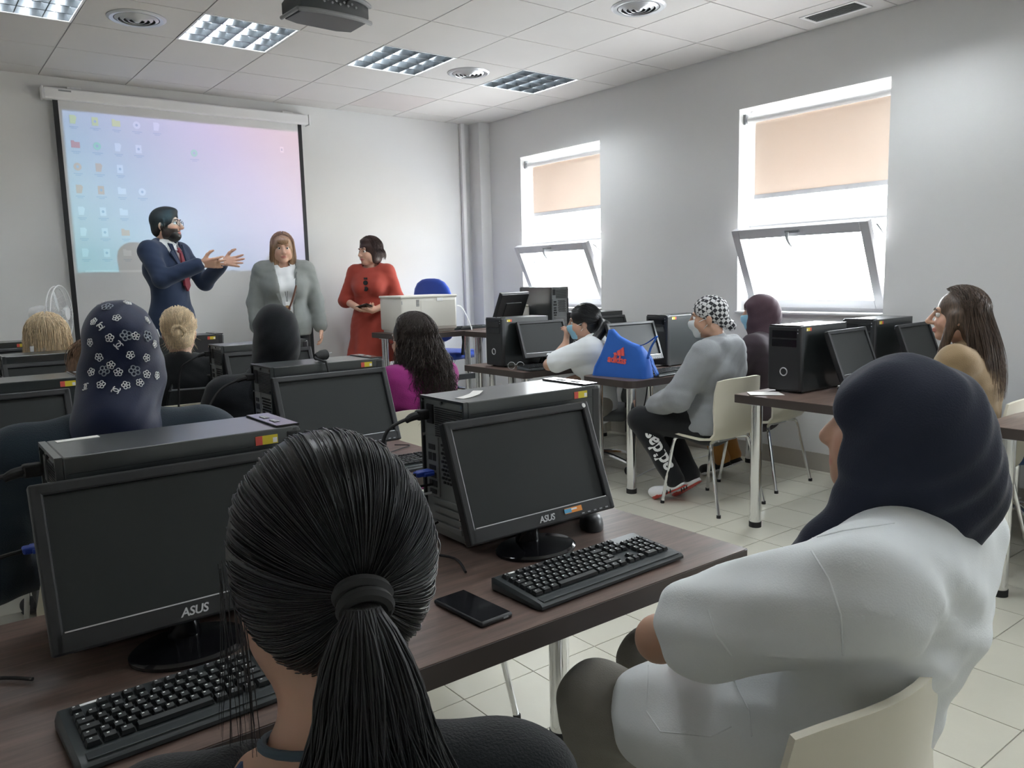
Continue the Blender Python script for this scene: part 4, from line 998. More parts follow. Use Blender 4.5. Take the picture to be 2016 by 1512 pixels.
# cloth and skin materials
def skin_mat():
    m = bpy.data.materials.new('skin'); m.use_nodes = True; nt = m.node_tree; b = nt.nodes['Principled BSDF']
    a = nt.nodes.new('ShaderNodeVertexColor'); a.layer_name = 'Col'; nt.links.new(a.outputs[0], b.inputs['Base Color'])
    b.inputs['Roughness'].default_value = .5; b.inputs['Subsurface Weight'].default_value = .12; b.inputs['Subsurface Radius'].default_value = (.02, .008, .004)
    b.inputs['Subsurface Scale'].default_value = .3
    return m
M['skin'] = skin_mat()
def cloth(name, col, rough=.85, n=.06, bump=.25, bs=350, sheen=.15): return mat(name, col, rough, noise=(25, n), bump=bump, bscale=bs, sheen=sheen, spec=.25)
def hairmat(name, col, rough=.38, var=.35, tint=None):
    m = mat(name, col, rough, spec=.5); nt = m.node_tree; b = nt.nodes['Principled BSDF']
    tc = nt.nodes.new('ShaderNodeTexCoord'); mp = nt.nodes.new('ShaderNodeMapping'); mp.inputs['Scale'].default_value = (160, 160, 9)
    n = nt.nodes.new('ShaderNodeTexNoise'); n.inputs['Scale'].default_value = 1; n.inputs['Detail'].default_value = 3
    nt.links.new(tc.outputs['Object'], mp.inputs[0]); nt.links.new(mp.outputs[0], n.inputs['Vector'])
    cr = nt.nodes.new('ShaderNodeValToRGB'); t = tint or col
    cr.color_ramp.elements[0].position = .3; cr.color_ramp.elements[1].position = .7
    cr.color_ramp.elements[0].color = (*[c * (1 - var) for c in col], 1); cr.color_ramp.elements[1].color = (*[c * (1 + var) for c in t], 1)
    nt.links.new(n.outputs['Fac'], cr.inputs[0]); nt.links.new(cr.outputs[0], b.inputs['Base Color']); b.inputs['Anisotropic'].default_value = .4
    return m
M['hairblack'] = hairmat('black_hair', (.010, .0105, .0115), .34)
M['hairbrown'] = hairmat('dark_brown_hair', (.030, .019, .014), .42)
M['hairauburn'] = hairmat('auburn_hair', (.045, .020, .016), .40)
M['hairlight'] = hairmat('light_brown_hair', (.26, .15, .08), .45, .3, (.34, .21, .12))
M['hairblond'] = hairmat('blond_hair', (.74, .57, .35), .5, .25, (.86, .70, .48))
M['hairombre'] = hairmat('brown_ombre_hair', (.16, .09, .05), .45, .5)
M['eyewhite'] = mat('eye_white', (.75, .72, .70), .25); M['iris'] = mat('dark_iris', (.02, .012, .008), .15)
M['pinkpill'] = mat('gold_metal', (.75, .52, .28), .25, metal=1)
SK = {'light': (.66, .40, .29), 'tan': (.52, .31, .215), 'mid': (.58, .35, .25)}
# ---------------------------------------------------------------- head
def head_xf(c, yaw=0, pitch=0, roll=0, s=1.0): return (rotz(R(yaw)) @ rotx(R(pitch)) @ roty(R(roll)) * s, np.asarray(c, float))
def head_sd(sd, xf, nose=1.0):
    o = sd.xf; sd.xf = xf
    sd.ell((0, -.014, .034), (.074, .094, .084), .02); sd.ell((0, .022, -.030), (.062, .074, .082), .03); sd.ell((0, .060, -.092), (.028, .024, .020), .03)
    for q in (-1, 1):
        sd.ell((q * .036, .052, -.030), (.026, .030, .030), .02); sd.ell((q * .077, -.008, -.012), (.010, .020, .031), .008)
        sd.ell((q * .054, .010, -.066), (.016, .036, .030), .03)
    sd.cap((-.034, .077, .028), (.034, .077, .028), .0125, k=.015)
    for q in (-1, 1): sd.ell((q * .031, .098, .006), (.017, .014, .011), .008, neg=True)
    sd.cap((0, .088, .018), (0, .104 + .006 * nose, -.026), .008, .0125, .010); sd.ell((0, .100, -.032), (.019, .015, .009), .008)
    sd.ell((0, .088, -.0585), (.023, .010, .0058), .006); sd.ell((0, .086, -.0690), (.019, .010, .0066), .006); sd.cap((-.018, .098, -.0637), (.018, .098, -.0637), .0022, k=.004, neg=True)
    sd.xf = o
def face_parts(par, xf, browmat='hairbrown', eyes=True):
    Rm, c = xf; P = lambda p: tuple(Rm @ np.asarray(p, float) + c)
    for q in (-1, 1):
        if eyes:
            e = MB(); n = 12
            cc = np.array(P((q * .031, .0745, .006)))
            ey = SD(); 
            mm = MB()
            for i in range(9):
                th = math.pi * i / 8
                for j in range(n): ph = 2 * math.pi * j / n; mm.v.append(tuple(cc + .0125 * np.array([math.sin(th) * math.cos(ph), math.sin(th) * math.sin(ph), math.cos(th)])))
            mm.f = [(i * n + j, i * n + (j + 1) % n, (i + 1) * n + (j + 1) % n, (i + 1) * n + j) for i in range(8) for j in range(n)]
            eo = mm.build('eye', 'eyewhite', par, True, 80)
            f = Rm @ np.array([0, 1, 0.]); f /= np.linalg.norm(f)
            MB().cyl(tuple(cc + f * .0108), tuple(cc + f * .0128), .0068, .005, n=12).build('iris', 'iris', eo, True)
        MB().tube([P((q * .012, .0925, .0265)), P((q * .030, .0920, .0325)), P((q * .050, .0785, .0275))], [.0030, .0036, .0018], 6).build('eyebrow', browmat, par, True)
def skin_colors(base, xf=None, lips=(.50, .20, .17), beard=None, scarf=None):
    base = np.array(base); lips = np.array(lips)
    def f(V):
        C = np.tile(base, (len(V), 1)); C = C * (1 + .05 * np.sin(60 * V[:, :1]) * np.sin(55 * V[:, 2:3]))
        if xf is not None:
            s = np.linalg.det(xf[0]) ** (1 / 3); H = (V - xf[1]) @ xf[0] / (s * s)
            e = ((H[:, 0] / .023) ** 2 + ((H[:, 2] + .0640) / .0110) ** 2); m = np.clip(1.5 - e, 0, 1) * (H[:, 1] > .06); C = C * (1 - m[:, None]) + lips * m[:, None]
            ck = np.exp(-(((np.abs(H[:, 0]) - .042) / .02) ** 2 + ((H[:, 2] + .03) / .02) ** 2)) * (H[:, 1] > .03) * .25; C = C * (1 - ck[:, None] * np.array([0, .35, .35]))
            es = np.exp(-(((np.abs(H[:, 0]) - .031) / .016) ** 2 + ((H[:, 2] - .006) / .010) ** 2)) * (H[:, 1] > .05) * .35; C = C * (1 - es[:, None])
            if beard is not None: m = beard(H); C = C * (1 - m[:, None]) + np.array([.012, .010, .010]) * m[:, None]
        return np.clip(C, 0, 1)
    return f
def hand(sd, w, d, nrm, side, curl=.3, spread=.12, s=1.0, thumb=1.0):
    """palm and five fingers; w wrist, d direction, nrm palm normal, side=+1: thumb on d x nrm side"""
    w = np.asarray(w, float); d = np.asarray(d, float); d /= np.linalg.norm(d); nrm = np.asarray(nrm, float); nrm = nrm - d * (nrm @ d); nrm /= np.linalg.norm(nrm); l = np.cross(d, nrm) * side
    kn = []
    for i, (o, ln) in enumerate(((.030, .088), (.010, .092), (-.010, .088), (-.028, .080))):
        k = w + d * ln * s + l * o * s; kn.append(k); sd.cap(w + l * o * .55 * s + d * .012 * s, k, .0145 * s, .0110 * s, .012)
    for i, (k, L) in enumerate(zip(kn, (.072, .080, .074, .058))):
        a = (1.5 - i) * spread; dd = d * math.cos(a) + l * math.sin(a); p = k; c = curl * .6
        for seg, (fr, r0, r1) in enumerate(((.44, .0100, .0090), (.32, .0090, .0080), (.24, .0080, .0066))):
            v = dd * math.cos(c) + nrm * math.sin(c); q = p + v * L * fr * s; sd.cap(p, q, r0 * s, r1 * s, .006); p = q; c += curl
    t0 = w + d * .022 * s + l * .022 * s; t1 = w + d * .052 * s + l * (.030 + .026 * thumb) * s + nrm * .012 * s; t2 = t1 + (d * .72 + l * .45 * thumb + nrm * .25 * curl) * .034 * s; t3 = t2 + (d * .85 + l * .25 * thumb + nrm * .3 * curl) * .026 * s
    sd.cap(t0, t1, .0160 * s, .0120 * s, .014); sd.cap(t1, t2, .0115 * s, .0100 * s, .006); sd.cap(t2, t3, .0100 * s, .0078 * s, .006)
# ---------------------------------------------------------------- figure
def sit_skel(s=1.0, lean=0.0, wide=1.0, hipz=.52):
    J = dict(pelvis=(0, 0, hipz), waist=(0, -.02 - lean * .3, hipz + .16 * s), chest=(0, -.03 - lean * .75, hipz + .32 * s), neck=(0, -.035 - lean, hipz + .475 * s))
    for q, n in ((1, 'R'), (-1, 'L')):
        J['sh' + n] = (q * .168 * wide, -.035 - lean, hipz + .435 * s); J['hip' + n] = (q * .092 * wide, .03, hipz + .0); J['knee' + n] = (q * .10 * wide, .43 * s, hipz + .005); J['ank' + n] = (q * .10 * wide, .40 * s, .085); J['toe' + n] = (q * .115 * wide, .54 * s, .03)
        J['elb' + n] = (q * .235 * wide, .05 - lean * .5, hipz + .18 * s); J['wri' + n] = (q * .12, .25, hipz + .13 * s)
    J['head'] = (0, .005 - lean, hipz + .635 * s)
    return J
def stand_skel(s=1.0, wide=1.0):
    J = dict(pelvis=(0, 0, .92 * s), waist=(0, .0, 1.07 * s), chest=(0, -.005, 1.24 * s), neck=(0, -.02, 1.415 * s))
    for q, n in ((1, 'R'), (-1, 'L')):
        J['sh' + n] = (q * .172 * wide * s, -.015, 1.375 * s); J['hip' + n] = (q * .09 * s, 0, .90 * s); J['knee' + n] = (q * .10 * s, .02, .49 * s); J['ank' + n] = (q * .105 * s, -.01, .085); J['toe' + n] = (q * .125 * s, .15, .03)
        J['elb' + n] = (q * .235 * wide * s, -.01, 1.11 * s); J['wri' + n] = (q * .255 * wide * s, .06, .87 * s)
    J['head'] = (0, .015, 1.565 * s)
    return J
A_ = lambda p: np.asarray(p, float)
def lerp(a, b, t): return A_(a) * (1 - t) + A_(b) * t
def torso(sd, J, inf=0.0, fat=1.0, bust=0.0, k=.05, low=True):
    up = A_(J['neck']) - A_(J['pelvis']); Y = (0, 1, 0)
    w = abs(J['shR'][0] - J['shL'][0]) / 2
    if low: sd.cap(lerp(J['hipL'], J['pelvis'], .25), lerp(J['hipR'], J['pelvis'], .25), .105 * fat + inf, k=k)
    sd.cap(J['pelvis'], J['waist'], .135 * fat + inf, .122 * fat + inf, k, (Y, .80)); sd.cap(J['waist'], J['chest'], .122 * fat + inf, .142 * fat + inf, k, (Y, .76))
    ch = A_(J['chest']); nk = A_(J['neck'])
    sd.cap(ch + A_((-w * .42, 0, .02)), ch + A_((w * .42, 0, .02)), .105 * fat + inf, k=k)
    sd.cap(lerp(J['shL'], J['neck'], .12) - A_((0, 0, .012)), lerp(J['shR'], J['neck'], .12) - A_((0, 0, .012)), .058 + inf, k=k)
    sd.cap(lerp(ch, nk, .55), nk, .085 + inf, .05 + inf, .06)
    for n in 'RL': sd.cap(nk + A_((0, -.01, -.005)), lerp(J['sh' + n], nk, .15), .046 + inf, .05 + inf, .05)
    if bust:
        for q in (-1, 1): sd.ell(ch + A_((q * .068, .075 + .03 * bust, -.02)), (.062 + inf, .058 * bust + inf, .062 + inf), .05)
def arm(sd, J, n, inf=0.0, frm=0.0, to=1.0, r=(.050, .041, .030), k=.03):
    """sleeve or limb along shoulder-elbow-wrist; to=0.5 stops at the elbow"""
    s_, e_, w_ = A_(J['sh' + n]), A_(J['elb' + n]), A_(J['wri' + n])
    ra, rb, rc = [q + inf for q in r]
    if to <= .5: sd.cap(s_, lerp(s_, e_, to * 2), ra, ra + (rb - ra) * to * 2, k)
    else: sd.cap(s_, e_, ra, rb, k); sd.cap(e_, lerp(e_, w_, (to - .5) * 2), rb, rb + (rc - rb) * (to - .5) * 2, k)
def leg(sd, J, n, inf=0.0, r=(.082, .060, .044), k=.04, hem=1.0):
    h, kn, a = A_(J['hip' + n]), A_(J['knee' + n]), A_(J['ank' + n])
    sd.cap(h, kn, r[0] + inf, r[1] + inf, k); sd.cap(kn, lerp(kn, a, hem), r[1] + inf, r[1] + (r[2] - r[1]) * hem + inf, k)
def body(par, J, skin, xf, vox=.007, hands=None, lips=(.50, .20, .17), beard=None, nose=1.0, legs=False):
    sd = SD(); head_sd(sd, xf, nose)
    hc = A_(J['head']); nk = A_(J['neck']); up = xf[0] @ A_((0, -.02, -.055)) + xf[1]
    sd.cap(up, nk, .052, .056, .025); torso(sd, J, -.030, low=False)
    for n in 'RL':
        arm(sd, J, n, 0, r=(.042, .036, .026))
        if legs: leg(sd, J, n, 0, r=(.06, .045, .035))
        if legs: sd.cap(J['ank' + n], J['toe' + n], .030, .022, .03)
        h = (hands or {}).get(n)
        w_, e_ = A_(J['wri' + n]), A_(J['elb' + n])
        if h is None: h = dict(d=w_ - e_, n=(0, 0, -1), side=1 if n == 'R' else -1, curl=.35)
        hand(sd, w_, h['d'], h['n'], h['side'], h.get('curl', .3), h.get('spread', .08), h.get('s', .92), h.get('thumb', 1.0))
    return solid(sd, 'body', 'skin', par, vox, 1, skin_colors(SK[skin] if isinstance(skin, str) else skin, xf, lips, beard))
def shoes(par, J, mt, sole='white', mark=None):
    for n in 'RL':
        a, t = A_(J['ank' + n]), A_(J['toe' + n]); f = t - a; f[2] = 0; f /= np.linalg.norm(f) + 1e-9
        d = t - a; dl = np.linalg.norm(d); dd = d / dl; up = np.cross(np.cross(dd, (0, 0, 1.)), dd); up /= np.linalg.norm(up)
        sd = SD(); heel = a - up * .045 - f * .045; sd.cap(heel, t, .040, .036, .03); sd.cap(a - up * .01, a - up * .03 + f * .03, .043, .045, .03); sd.cap(lerp(heel, t, .6), t + f * .035, .040, .030, .03)
        base = t - up * .018; sd.cut(-up, base - up * .004)
        so = solid(sd, 'shoe', mt, par, .009)
        s2 = SD(); s2.cap(heel + up * .002, t, .044, .041, .03); s2.cap(t, t + f * .038, .041, .033, .03); s2.cut(up, base + up * .010); s2.cut(-up, base - up * .014)
        solid(s2, 'sole', sole, so, .009)
        if mark:
            for i in range(3):
                c = lerp(a, t, .30 + .16 * i) ; lat = np.cross(dd, up)
                for q in (-1, 1): MB().tube([c + lat * q * .044 - up * .030, c + lat * q * .042 - up * .008 - dd * .012], .0042, 6).build('stripe', mark, so, True)
# ================================================================ the people
C_ = {k: cloth(k, s2l(*v), **kw) for k, v, kw in [
    ('black_top', (24, 27, 30), {}), ('white_tunic', (238, 242, 244), dict(n=.02, bump=.1)), ('navy_scarf', (40, 44, 60), dict(bump=.15)), ('flower_scarf', (20, 30, 60), dict(rough=.55, bump=.1)),
    ('dark_navy_top', (30, 42, 52), {}), ('black_scarf', (18, 21, 26), {}), ('magenta_top', (140, 40, 112), {}), ('grey_hoodie', (150, 153, 156), dict(n=.08, bump=.35)), ('black_trousers', (30, 31, 34), {}),
    ('plum_scarf', (78, 60, 68), {}), ('plum_top', (62, 52, 58), {}), ('ochre_trousers', (168, 118, 62), {}), ('tan_shirt', (142, 120, 90), dict(n=.04)), ('taupe_trousers', (150, 146, 138), dict(n=.03)), ('navy_suit', (38, 52, 78), dict(rough=.75, n=.04, bump=.1)),
    ('white_shirt', (225, 228, 230), dict(n=.01, bump=.05)), ('burgundy_tie', (120, 32, 48), dict(rough=.5)), ('grey_blazer', (132, 136, 134), dict(n=.12, bump=.4, bs=500)), ('rust_dress', (160, 66, 54), dict(n=.04)), ('blue_mask', (150, 200, 222), dict(n=.02, bump=.05)), ('white_mask', (215, 220, 222), dict(n=.02, bump=.05)), ('brown_leather', (90, 55, 42), dict(rough=.5)), ('dark_shoe', (40, 40, 44), {}), ('sole_red', (190, 80, 70), {})]}
M.update(C_)
def check_mat():
    m = cloth('checked_scarf', (.5, .5, .5)); nt = m.node_tree; b = nt.nodes['Principled BSDF']
    tc = nt.nodes.new('ShaderNodeTexCoord'); mp = nt.nodes.new('ShaderNodeMapping'); mp.inputs['Rotation'].default_value = (R(35), R(30), R(40))
    ck = nt.nodes.new('ShaderNodeTexChecker'); ck.inputs['Scale'].default_value = 48; ck.inputs[1].default_value = (.035, .035, .04, 1); ck.inputs[2].default_value = (.62, .62, .62, 1)
    nt.links.new(tc.outputs['Object'], mp.inputs[0]); nt.links.new(mp.outputs[0], ck.inputs[0]); nt.links.new(ck.outputs[0], b.inputs['Base Color']); return m
M['checked_scarf'] = check_mat()
def person(label, x, y, deg, z=FZ): return thing('person', label, 'person', (x, y, z), R(deg))
def top(par, J, mt, name='shirt', inf=.006, fat=1.0, bust=0, sleeve=1.0, sr=(.056, .050, .040), neck=.0, amp=.0022, vox=.010, hem=None, extra=None, ph=0.0, it=1):
    sd = SD(); torso(sd, J, inf, fat, bust)
    for n in 'RL': arm(sd, J, n, inf, to=sleeve, r=sr)
    if extra: extra(sd)
    nk = A_(J['neck']); sd.ell(nk + A_((0, .012, .035 - neck)), (.064 + neck * .3, .062 + neck * .3, .045), .008, neg=True)
    if amp: sd.fn(wrinkle(amp, ph=ph), 'add')
    if hem is not None: sd.cut((0, 0, -1), (0, 0, hem))
    return solid(sd, name, mt, par, vox, it)
def bottoms(par, J, mt, name='trousers', inf=.004, r=(.086, .066, .052), hem=.94, vox=.011, amp=.002):
    sd = SD(); sd.cap(lerp(J['hipL'], J['pelvis'], .2), lerp(J['hipR'], J['pelvis'], .2), .112 + inf, k=.05); sd.cap(J['pelvis'], lerp(J['pelvis'], J['waist'], .5), .128 + inf, .12 + inf, .05, ((0, 1, 0), .8))
    for n in 'RL': leg(sd, J, n, inf, r=r, hem=hem)
    if amp: sd.fn(wrinkle(amp, 30, 34, 30), 'add')
    return solid(sd, name, mt, par, vox)
def skirt_seat(par, J, mt, name, zlo, inf=.012): pass
def scarf(par, xf, J, mt, face=True, wide=1.0, back=0.0, drop=.0, amp=.002, vox=.008, extra=None, open_=(.058, .060, .088), name='headscarf', cape=(.150, .125, .06), oc=(0, .118, -.022)):
    sd = SD(); o = xf; sd.xf = xf
    sd.ell((0, -.014, .030), (.089 * wide, .109, .101), .03); sd.ell((0, .004, -.048), (.080 * wide, .090, .088), .04); sd.cap((-.042, .060, .042), (.042, .060, .042), .034, k=.03)
    if back: sd.ell((0, -.075, -.02 - .04 * back), (.078, .060 + .03 * back, .075), .05)
    sd.xf = None; nk = A_(J['neck']); hb = xf[0] @ A_((0, -.004, -.075)) + xf[1]
    sd.cap(hb, nk + A_((0, .0, .01)), .084, .092, .05); sd.ell(nk + A_((0, .0, -.025 - drop)), A_(cape) + A_((0, 0, drop)), .05)
    if extra: extra(sd)
    if face: sd.xf = xf; sd.ell(oc, open_, .012, neg=True); sd.xf = None
    if amp: sd.fn(wrinkle(amp, 60, 45, 40, 1.3), 'add')
    return solid(sd, name, mt, par, vox)
def mask(par, xf, mt, vox=.005):
    sd = SD(); sd.xf = xf; sd.ell((0, .024, -.032), (.067, .080, .084), .02); sd.ell((0, .098, -.030), (.026, .020, .026), .04); sd.ell((0, .062, -.092), (.032, .028, .024), .03)
    sd.cut((0, .15, 1), (0, .10, -.008)); sd.cut((0, -1, -.15), (0, .040, -.05)); sd.cut((0, 0, -1), (0, 0, -.112))
    o = solid(sd, 'face_mask', mt, par, vox); Rm, c = xf; P = lambda p: tuple(Rm @ A_(p) + c)
    for q in (-1, 1):
        MB().tube([P((q * .060, .052, -.018)), P((q * .074, .025, -.006)), P((q * .084, -.008, .0))], .0018, 6).build('ear_loop', 'white', o); MB().tube([P((q * .052, .050, -.085)), P((q * .070, .022, -.055)), P((q * .084, -.008, -.025))], .0018, 6).build('ear_loop', 'white', o)
    return o
def hair_cap(par, xf, mt, grow=.012, extra=None, face=(.066, .062, .105), fc=(0, .122, -.035), vox=.008, name='hair', nape=True):
    sd = SD(); sd.xf = xf; sd.ell((0, -.016, .036), (.074 + grow, .094 + grow, .084 + grow), .02)
    if nape: sd.ell((0, -.050, -.035), (.062 + grow * .5, .048 + grow, .060), .03)
    if extra: extra(sd)
    sd.xf = xf; sd.ell(fc, face, .012, neg=True); sd.xf = None
    return solid(sd, name, mt, par, vox)
def on_head(xf, D, grow, c=(0, -.016, .036), r=(.074, .094, .084)):
    """points of the scalp in directions D (head frame)"""
    r = A_(r) + grow; t = 1 / np.sqrt(((D / r) ** 2).sum(-1, keepdims=True)); return (D * t + A_(c)) @ xf[0].T + xf[1]
def slerp_dirs(a, b, T):
    """great-circle directions from a (n,3) to b (3,) or (n,3) at T (k,)"""
    b = np.broadcast_to(b, a.shape); c = np.clip((a * b).sum(1), -1, 1); om = np.arccos(c)[:, None, None] + 1e-6; t = T[None, :, None]
    return (np.sin((1 - t) * om) * a[:, None] + np.sin(t * om) * b[:, None]) / np.sin(om)
def rand_dirs(n, ok):
    out = []
    while len(out) < n:
        d = RNG.normal(size=3); d /= np.linalg.norm(d)
        if ok(d): out.append(d)
    return np.array(out)
def pulled_hair(par, xf, mt, tie, n, grow=.014, rad=.0006, jit=.005, k=16, name='hair_strands', face=.45, zmin=-.85, **sh):
    tie = A_(tie); tie /= np.linalg.norm(tie)
    S = rand_dirs(n, lambda d: not (d[1] > .35 and d[2] < face) and d[2] > zmin and d @ tie < .97)
    D = slerp_dirs(S, tie, np.linspace(0, 1, k)); P = on_head(xf, D, grow, **sh)
    off = RNG.uniform(-.3, 1, (n, 1, 1)) * jit + np.sin(np.linspace(0, 3, k))[None, :, None] * RNG.normal(size=(n, 1, 1)) * .0015
    P = P + (D @ xf[0].T) * off
    return strands(P, rad, name, mt, par)
def falling_hair(par, xf, mt, n, length, grow=.016, rad=.0007, wav=0.0, wf=40, k=26, part=0.0, flare=.25, az=(70, 290), name='hair_strands', jl=.06, curl=0.0, back=0.0):
    """hair parted on top, falling over the sides and back"""
    phi = np.radians(RNG.uniform(az[0], az[1], n)); side = np.stack([-np.sin(phi), np.cos(phi), np.full(n, -.05)], 1); side /= np.linalg.norm(side, axis=1, keepdims=True)
    y0 = RNG.uniform(-.75, .62, n); st = np.stack([part + .06 * np.sign(side[:, 0]) + RNG.normal(size=n) * .02, y0, np.sqrt(np.maximum(.05, 1 - y0 ** 2))], 1); st /= np.linalg.norm(st, axis=1, keepdims=True)
    k1 = k // 2; D = slerp_dirs(st, None if False else side, np.linspace(0, 1, k1)); g = grow + RNG.uniform(-.004, .010, (n, 1, 1)); P1 = on_head(xf, D, 0) + (D @ xf[0].T) * g
    end = P1[:, -1]; L = length + RNG.uniform(-jl, jl, n); T = np.linspace(0, 1, k - k1 + 1)[1:]
    out = side @ xf[0].T; out[:, 2] = 0
    P2 = end[:, None] + np.array([0, 0, -1.])[None, None] * (L[:, None] * T)[..., None] + out[:, None] * (flare * .06 * np.sin(T * 2.2)[None] * RNG.uniform(.5, 1.3, (n, 1)))[..., None]
    P2[:, :, 1] += back * T[None]
    P = np.concatenate([P1, P2], 1)
    if wav:
        ph = RNG.uniform(0, 6.28, (n, 1)); s = np.linspace(0, 1, k)[None]; a = wav * np.clip((s - .25) * 2, 0, 1) * RNG.uniform(.5, 1.5, (n, 1))
        P[:, :, 0] += a * np.sin(wf * s + ph); P[:, :, 1] += a * np.cos(wf * s + ph * 1.3)
    return strands(P, rad, name, mt, par)
def glasses(par, xf, mt='blackgloss', name='eyeglasses'):
    Rm, c = xf; P = lambda p: tuple(Rm @ A_(p) + c); g = MB()
    for q in (-1, 1):
        g.tube([P((q * .031 + .023 * math.cos(a), .103 - .004 * abs(math.cos(a)), .004 + .018 * math.sin(a))) for a in np.linspace(0, 6.283, 15)], .0016, 6, sm=False)
        g.tube([P((q * .054, .098, .010)), P((q * .074, .05, .010)), P((q * .082, -.005, .006)), P((q * .080, -.02, -.01))], .0016, 6)
    g.tube([P((-.009, .106, .008)), P((0, .110, .011)), P((.009, .106, .008))], .0016, 6); return g.build(name, mt, par, True)
# ---------------------------------------------------------------- 1 person with ponytail (nearest)
p = person('person seen from behind with black hair in a low ponytail, black top', -.685, -6.335, -28)
J = sit_skel(.955, .0, 1.05, .46); J['head'] = (-.008, .012, 1.117); xf = head_xf(J['head'], 32, -4, 0, .97)
sd = SD(); head_sd(sd, xf); sd.cap(xf[0] @ A_((0, -.02, -.06)) + xf[1], A_(J['neck']) + A_((0, -.01, 0)), .052, .060, .03); torso(sd, J, -.006, low=False)
for n in 'RL':
    arm(sd, J, n, 0, r=(.042, .036, .026))
    hand(sd, J['wri' + n], A_(J['wri' + n]) - A_(J['elb' + n]), (0, 0, -1), 1 if n == 'R' else -1, .35)
solid(sd, 'body', 'skin', p, .007, 1, skin_colors(SK['mid'], xf)); face_parts(p, xf, 'hairblack')
sd = SD(); torso(sd, J, .008, 1.02, .6)
for n in 'RL': arm(sd, J, n, .006, r=(.058, .050, .040))
sd.ell(A_(J['neck']) + A_((-.01, -.03, .035)), (.088, .10, .060), .01, neg=True); sd.fn(wrinkle(.002), 'add'); solid(sd, 'top', 'black_top', p, .010)
bottoms(p, J, 'black_trousers'); shoes(p, J, 'dark_shoe', 'rubber')
for dz, dy in ((0, 0), (-.022, -.008)):
    nk = A_(J['neck']) + A_((0, -.010 + dy, .055 + dz)); MB().tube([nk + A_(((.068 - dz) * math.cos(a), (.062 - dz * 1.2) * math.sin(a), .018 * math.sin(a) * -1)) for a in np.linspace(0, 6.283, 25)], .0045, 8, sm=False).build('neck_cord', mat('blue_grey_cord', (.045, .075, .10), .6) if dz == 0 else 'navyfab', p, True)
EL = dict(c=(0, -.022, .018), r=(.080, .096, .104))
sd = SD(); sd.xf = xf; sd.ell(EL['c'], A_(EL['r']) + .012, .02); sd.ell((0, .125, -.04), (.066, .062, .11), .012, neg=True); sd.xf = None; solid(sd, 'hair', 'hairblack', p, .006)
TIE = A_((-.27, -.95, -.10))
pulled_hair(p, xf, 'hairblack', TIE, 3000, .014, .00075, .007, 12, zmin=-.97, **EL)
tp = on_head(xf, (TIE / np.linalg.norm(TIE))[None], .024, **EL)[0]
MB().torus((0, 0, 0), .019, .0075, 28, 8, frame_mx(tp, (1, 0, 0), (0, -.55, .83))).build('hair_tie', 'rubber', p, True); MB().torus((0, 0, 0), .0185, .0065, 28, 8, frame_mx(tp + A_((.002, -.012, -.006)), (1, .1, 0), (0, -.5, .87))).build('hair_tie', 'rubber', p, True)
nT = 1900; T = np.linspace(0, 1, 14); ang = RNG.uniform(0, 6.28, nT); rr = np.sqrt(RNG.uniform(0, 1, nT)); L = RNG.uniform(.30, .44, nT)
sx = rr * np.cos(ang); sy = rr * np.sin(ang); wth = .014 + .062 * np.minimum(1, T * 1.8)
P = np.zeros((nT, 14, 3)); P[..., 0] = tp[0] + .016 * T[None] + sx[:, None] * wth[None] + .004 * np.sin(T * 9)[None] * RNG.normal(size=(nT, 1)); P[..., 1] = tp[1] - .012 - .055 * np.sin(np.minimum(1, T * 1.6) * 2.0)[None] - .012 + sy[:, None] * wth[None] * .55; P[..., 2] = tp[2] + .008 * np.sin(T * 3)[None] * (T < .3)[None] - (L[:, None] * T[None] ** 1.15)
strands(P, .00095, 'ponytail', 'hairblack', p)
sd = SD(); sd.chain([tp, tp + A_((.006, -.045, -.06)), tp + A_((.012, -.055, -.16)), tp + A_((.016, -.045, -.30))], [.014, .028, .036, .034], .03, ((0, 1, 0), .62)); solid(sd, 'ponytail_core', 'hairblack', p, .006)
# stray side locks
ns = 46; s0 = np.stack([np.where(RNG.random(ns) < .5, -1, 1) * RNG.uniform(.086, .094, ns), RNG.uniform(-.02, .05, ns), RNG.uniform(-.02, .03, ns)], 1) @ xf[0].T + xf[1]; T = np.linspace(0, 1, 14); P = s0[:, None] + np.stack([.006 * np.sin(T * 4), 0 * T, -T], 1)[None] * RNG.uniform(.14, .26, (ns, 1, 1)) * A_((1, 1, 1)); P[..., 0] += RNG.normal(size=(ns, 1)) * .008 * T[None]; strands(P, .0006, 'loose_hair', 'hairblack', p)
# ---------------------------------------------------------------- 2 person in white tunic
p = person('person in white tunic and dark blue headscarf sitting with folded arms', .255, -6.31, 10)
J = sit_skel(.985, .10, 1.14, .50); J['head'] = (.018, -.10, 1.125); J['neck'] = (.035, -.12, .975); J['chest'] = (.03, -.09, .815)
J['kneeL'] = (-.10, .43, .51); J['kneeR'] = (.12, .43, .51)
J['elbL'] = (-.205, .215, .755); J['wriL'] = (.05, .235, .72); J['elbR'] = (.25, .08, .74); J['wriR'] = (-.02, .25, .72)
xf = head_xf(J['head'], 14, 8, 0, .97)
body(p, J, 'tan', xf, .006, {'L': dict(d=(1, .05, .0), n=(0, -1, 0), side=-1, curl=.25), 'R': dict(d=(-1, .1, .05), n=(0, -1, 0), side=1, curl=.25)}); face_parts(p, xf)
def ex(sd):
    sd.ell((0, -.10, .855), (.20, .115, .13), .06); sd.cap((-.07, -.145, .925), (.14, -.145, .925), .082, k=.05); sd.ell((0, .08, .60), (.18, .13, .12), .05)
    for q in (-1, 1): sd.cap((q * .10, .02, .53), (q * .11, .26, .545), .125, .108, .05)
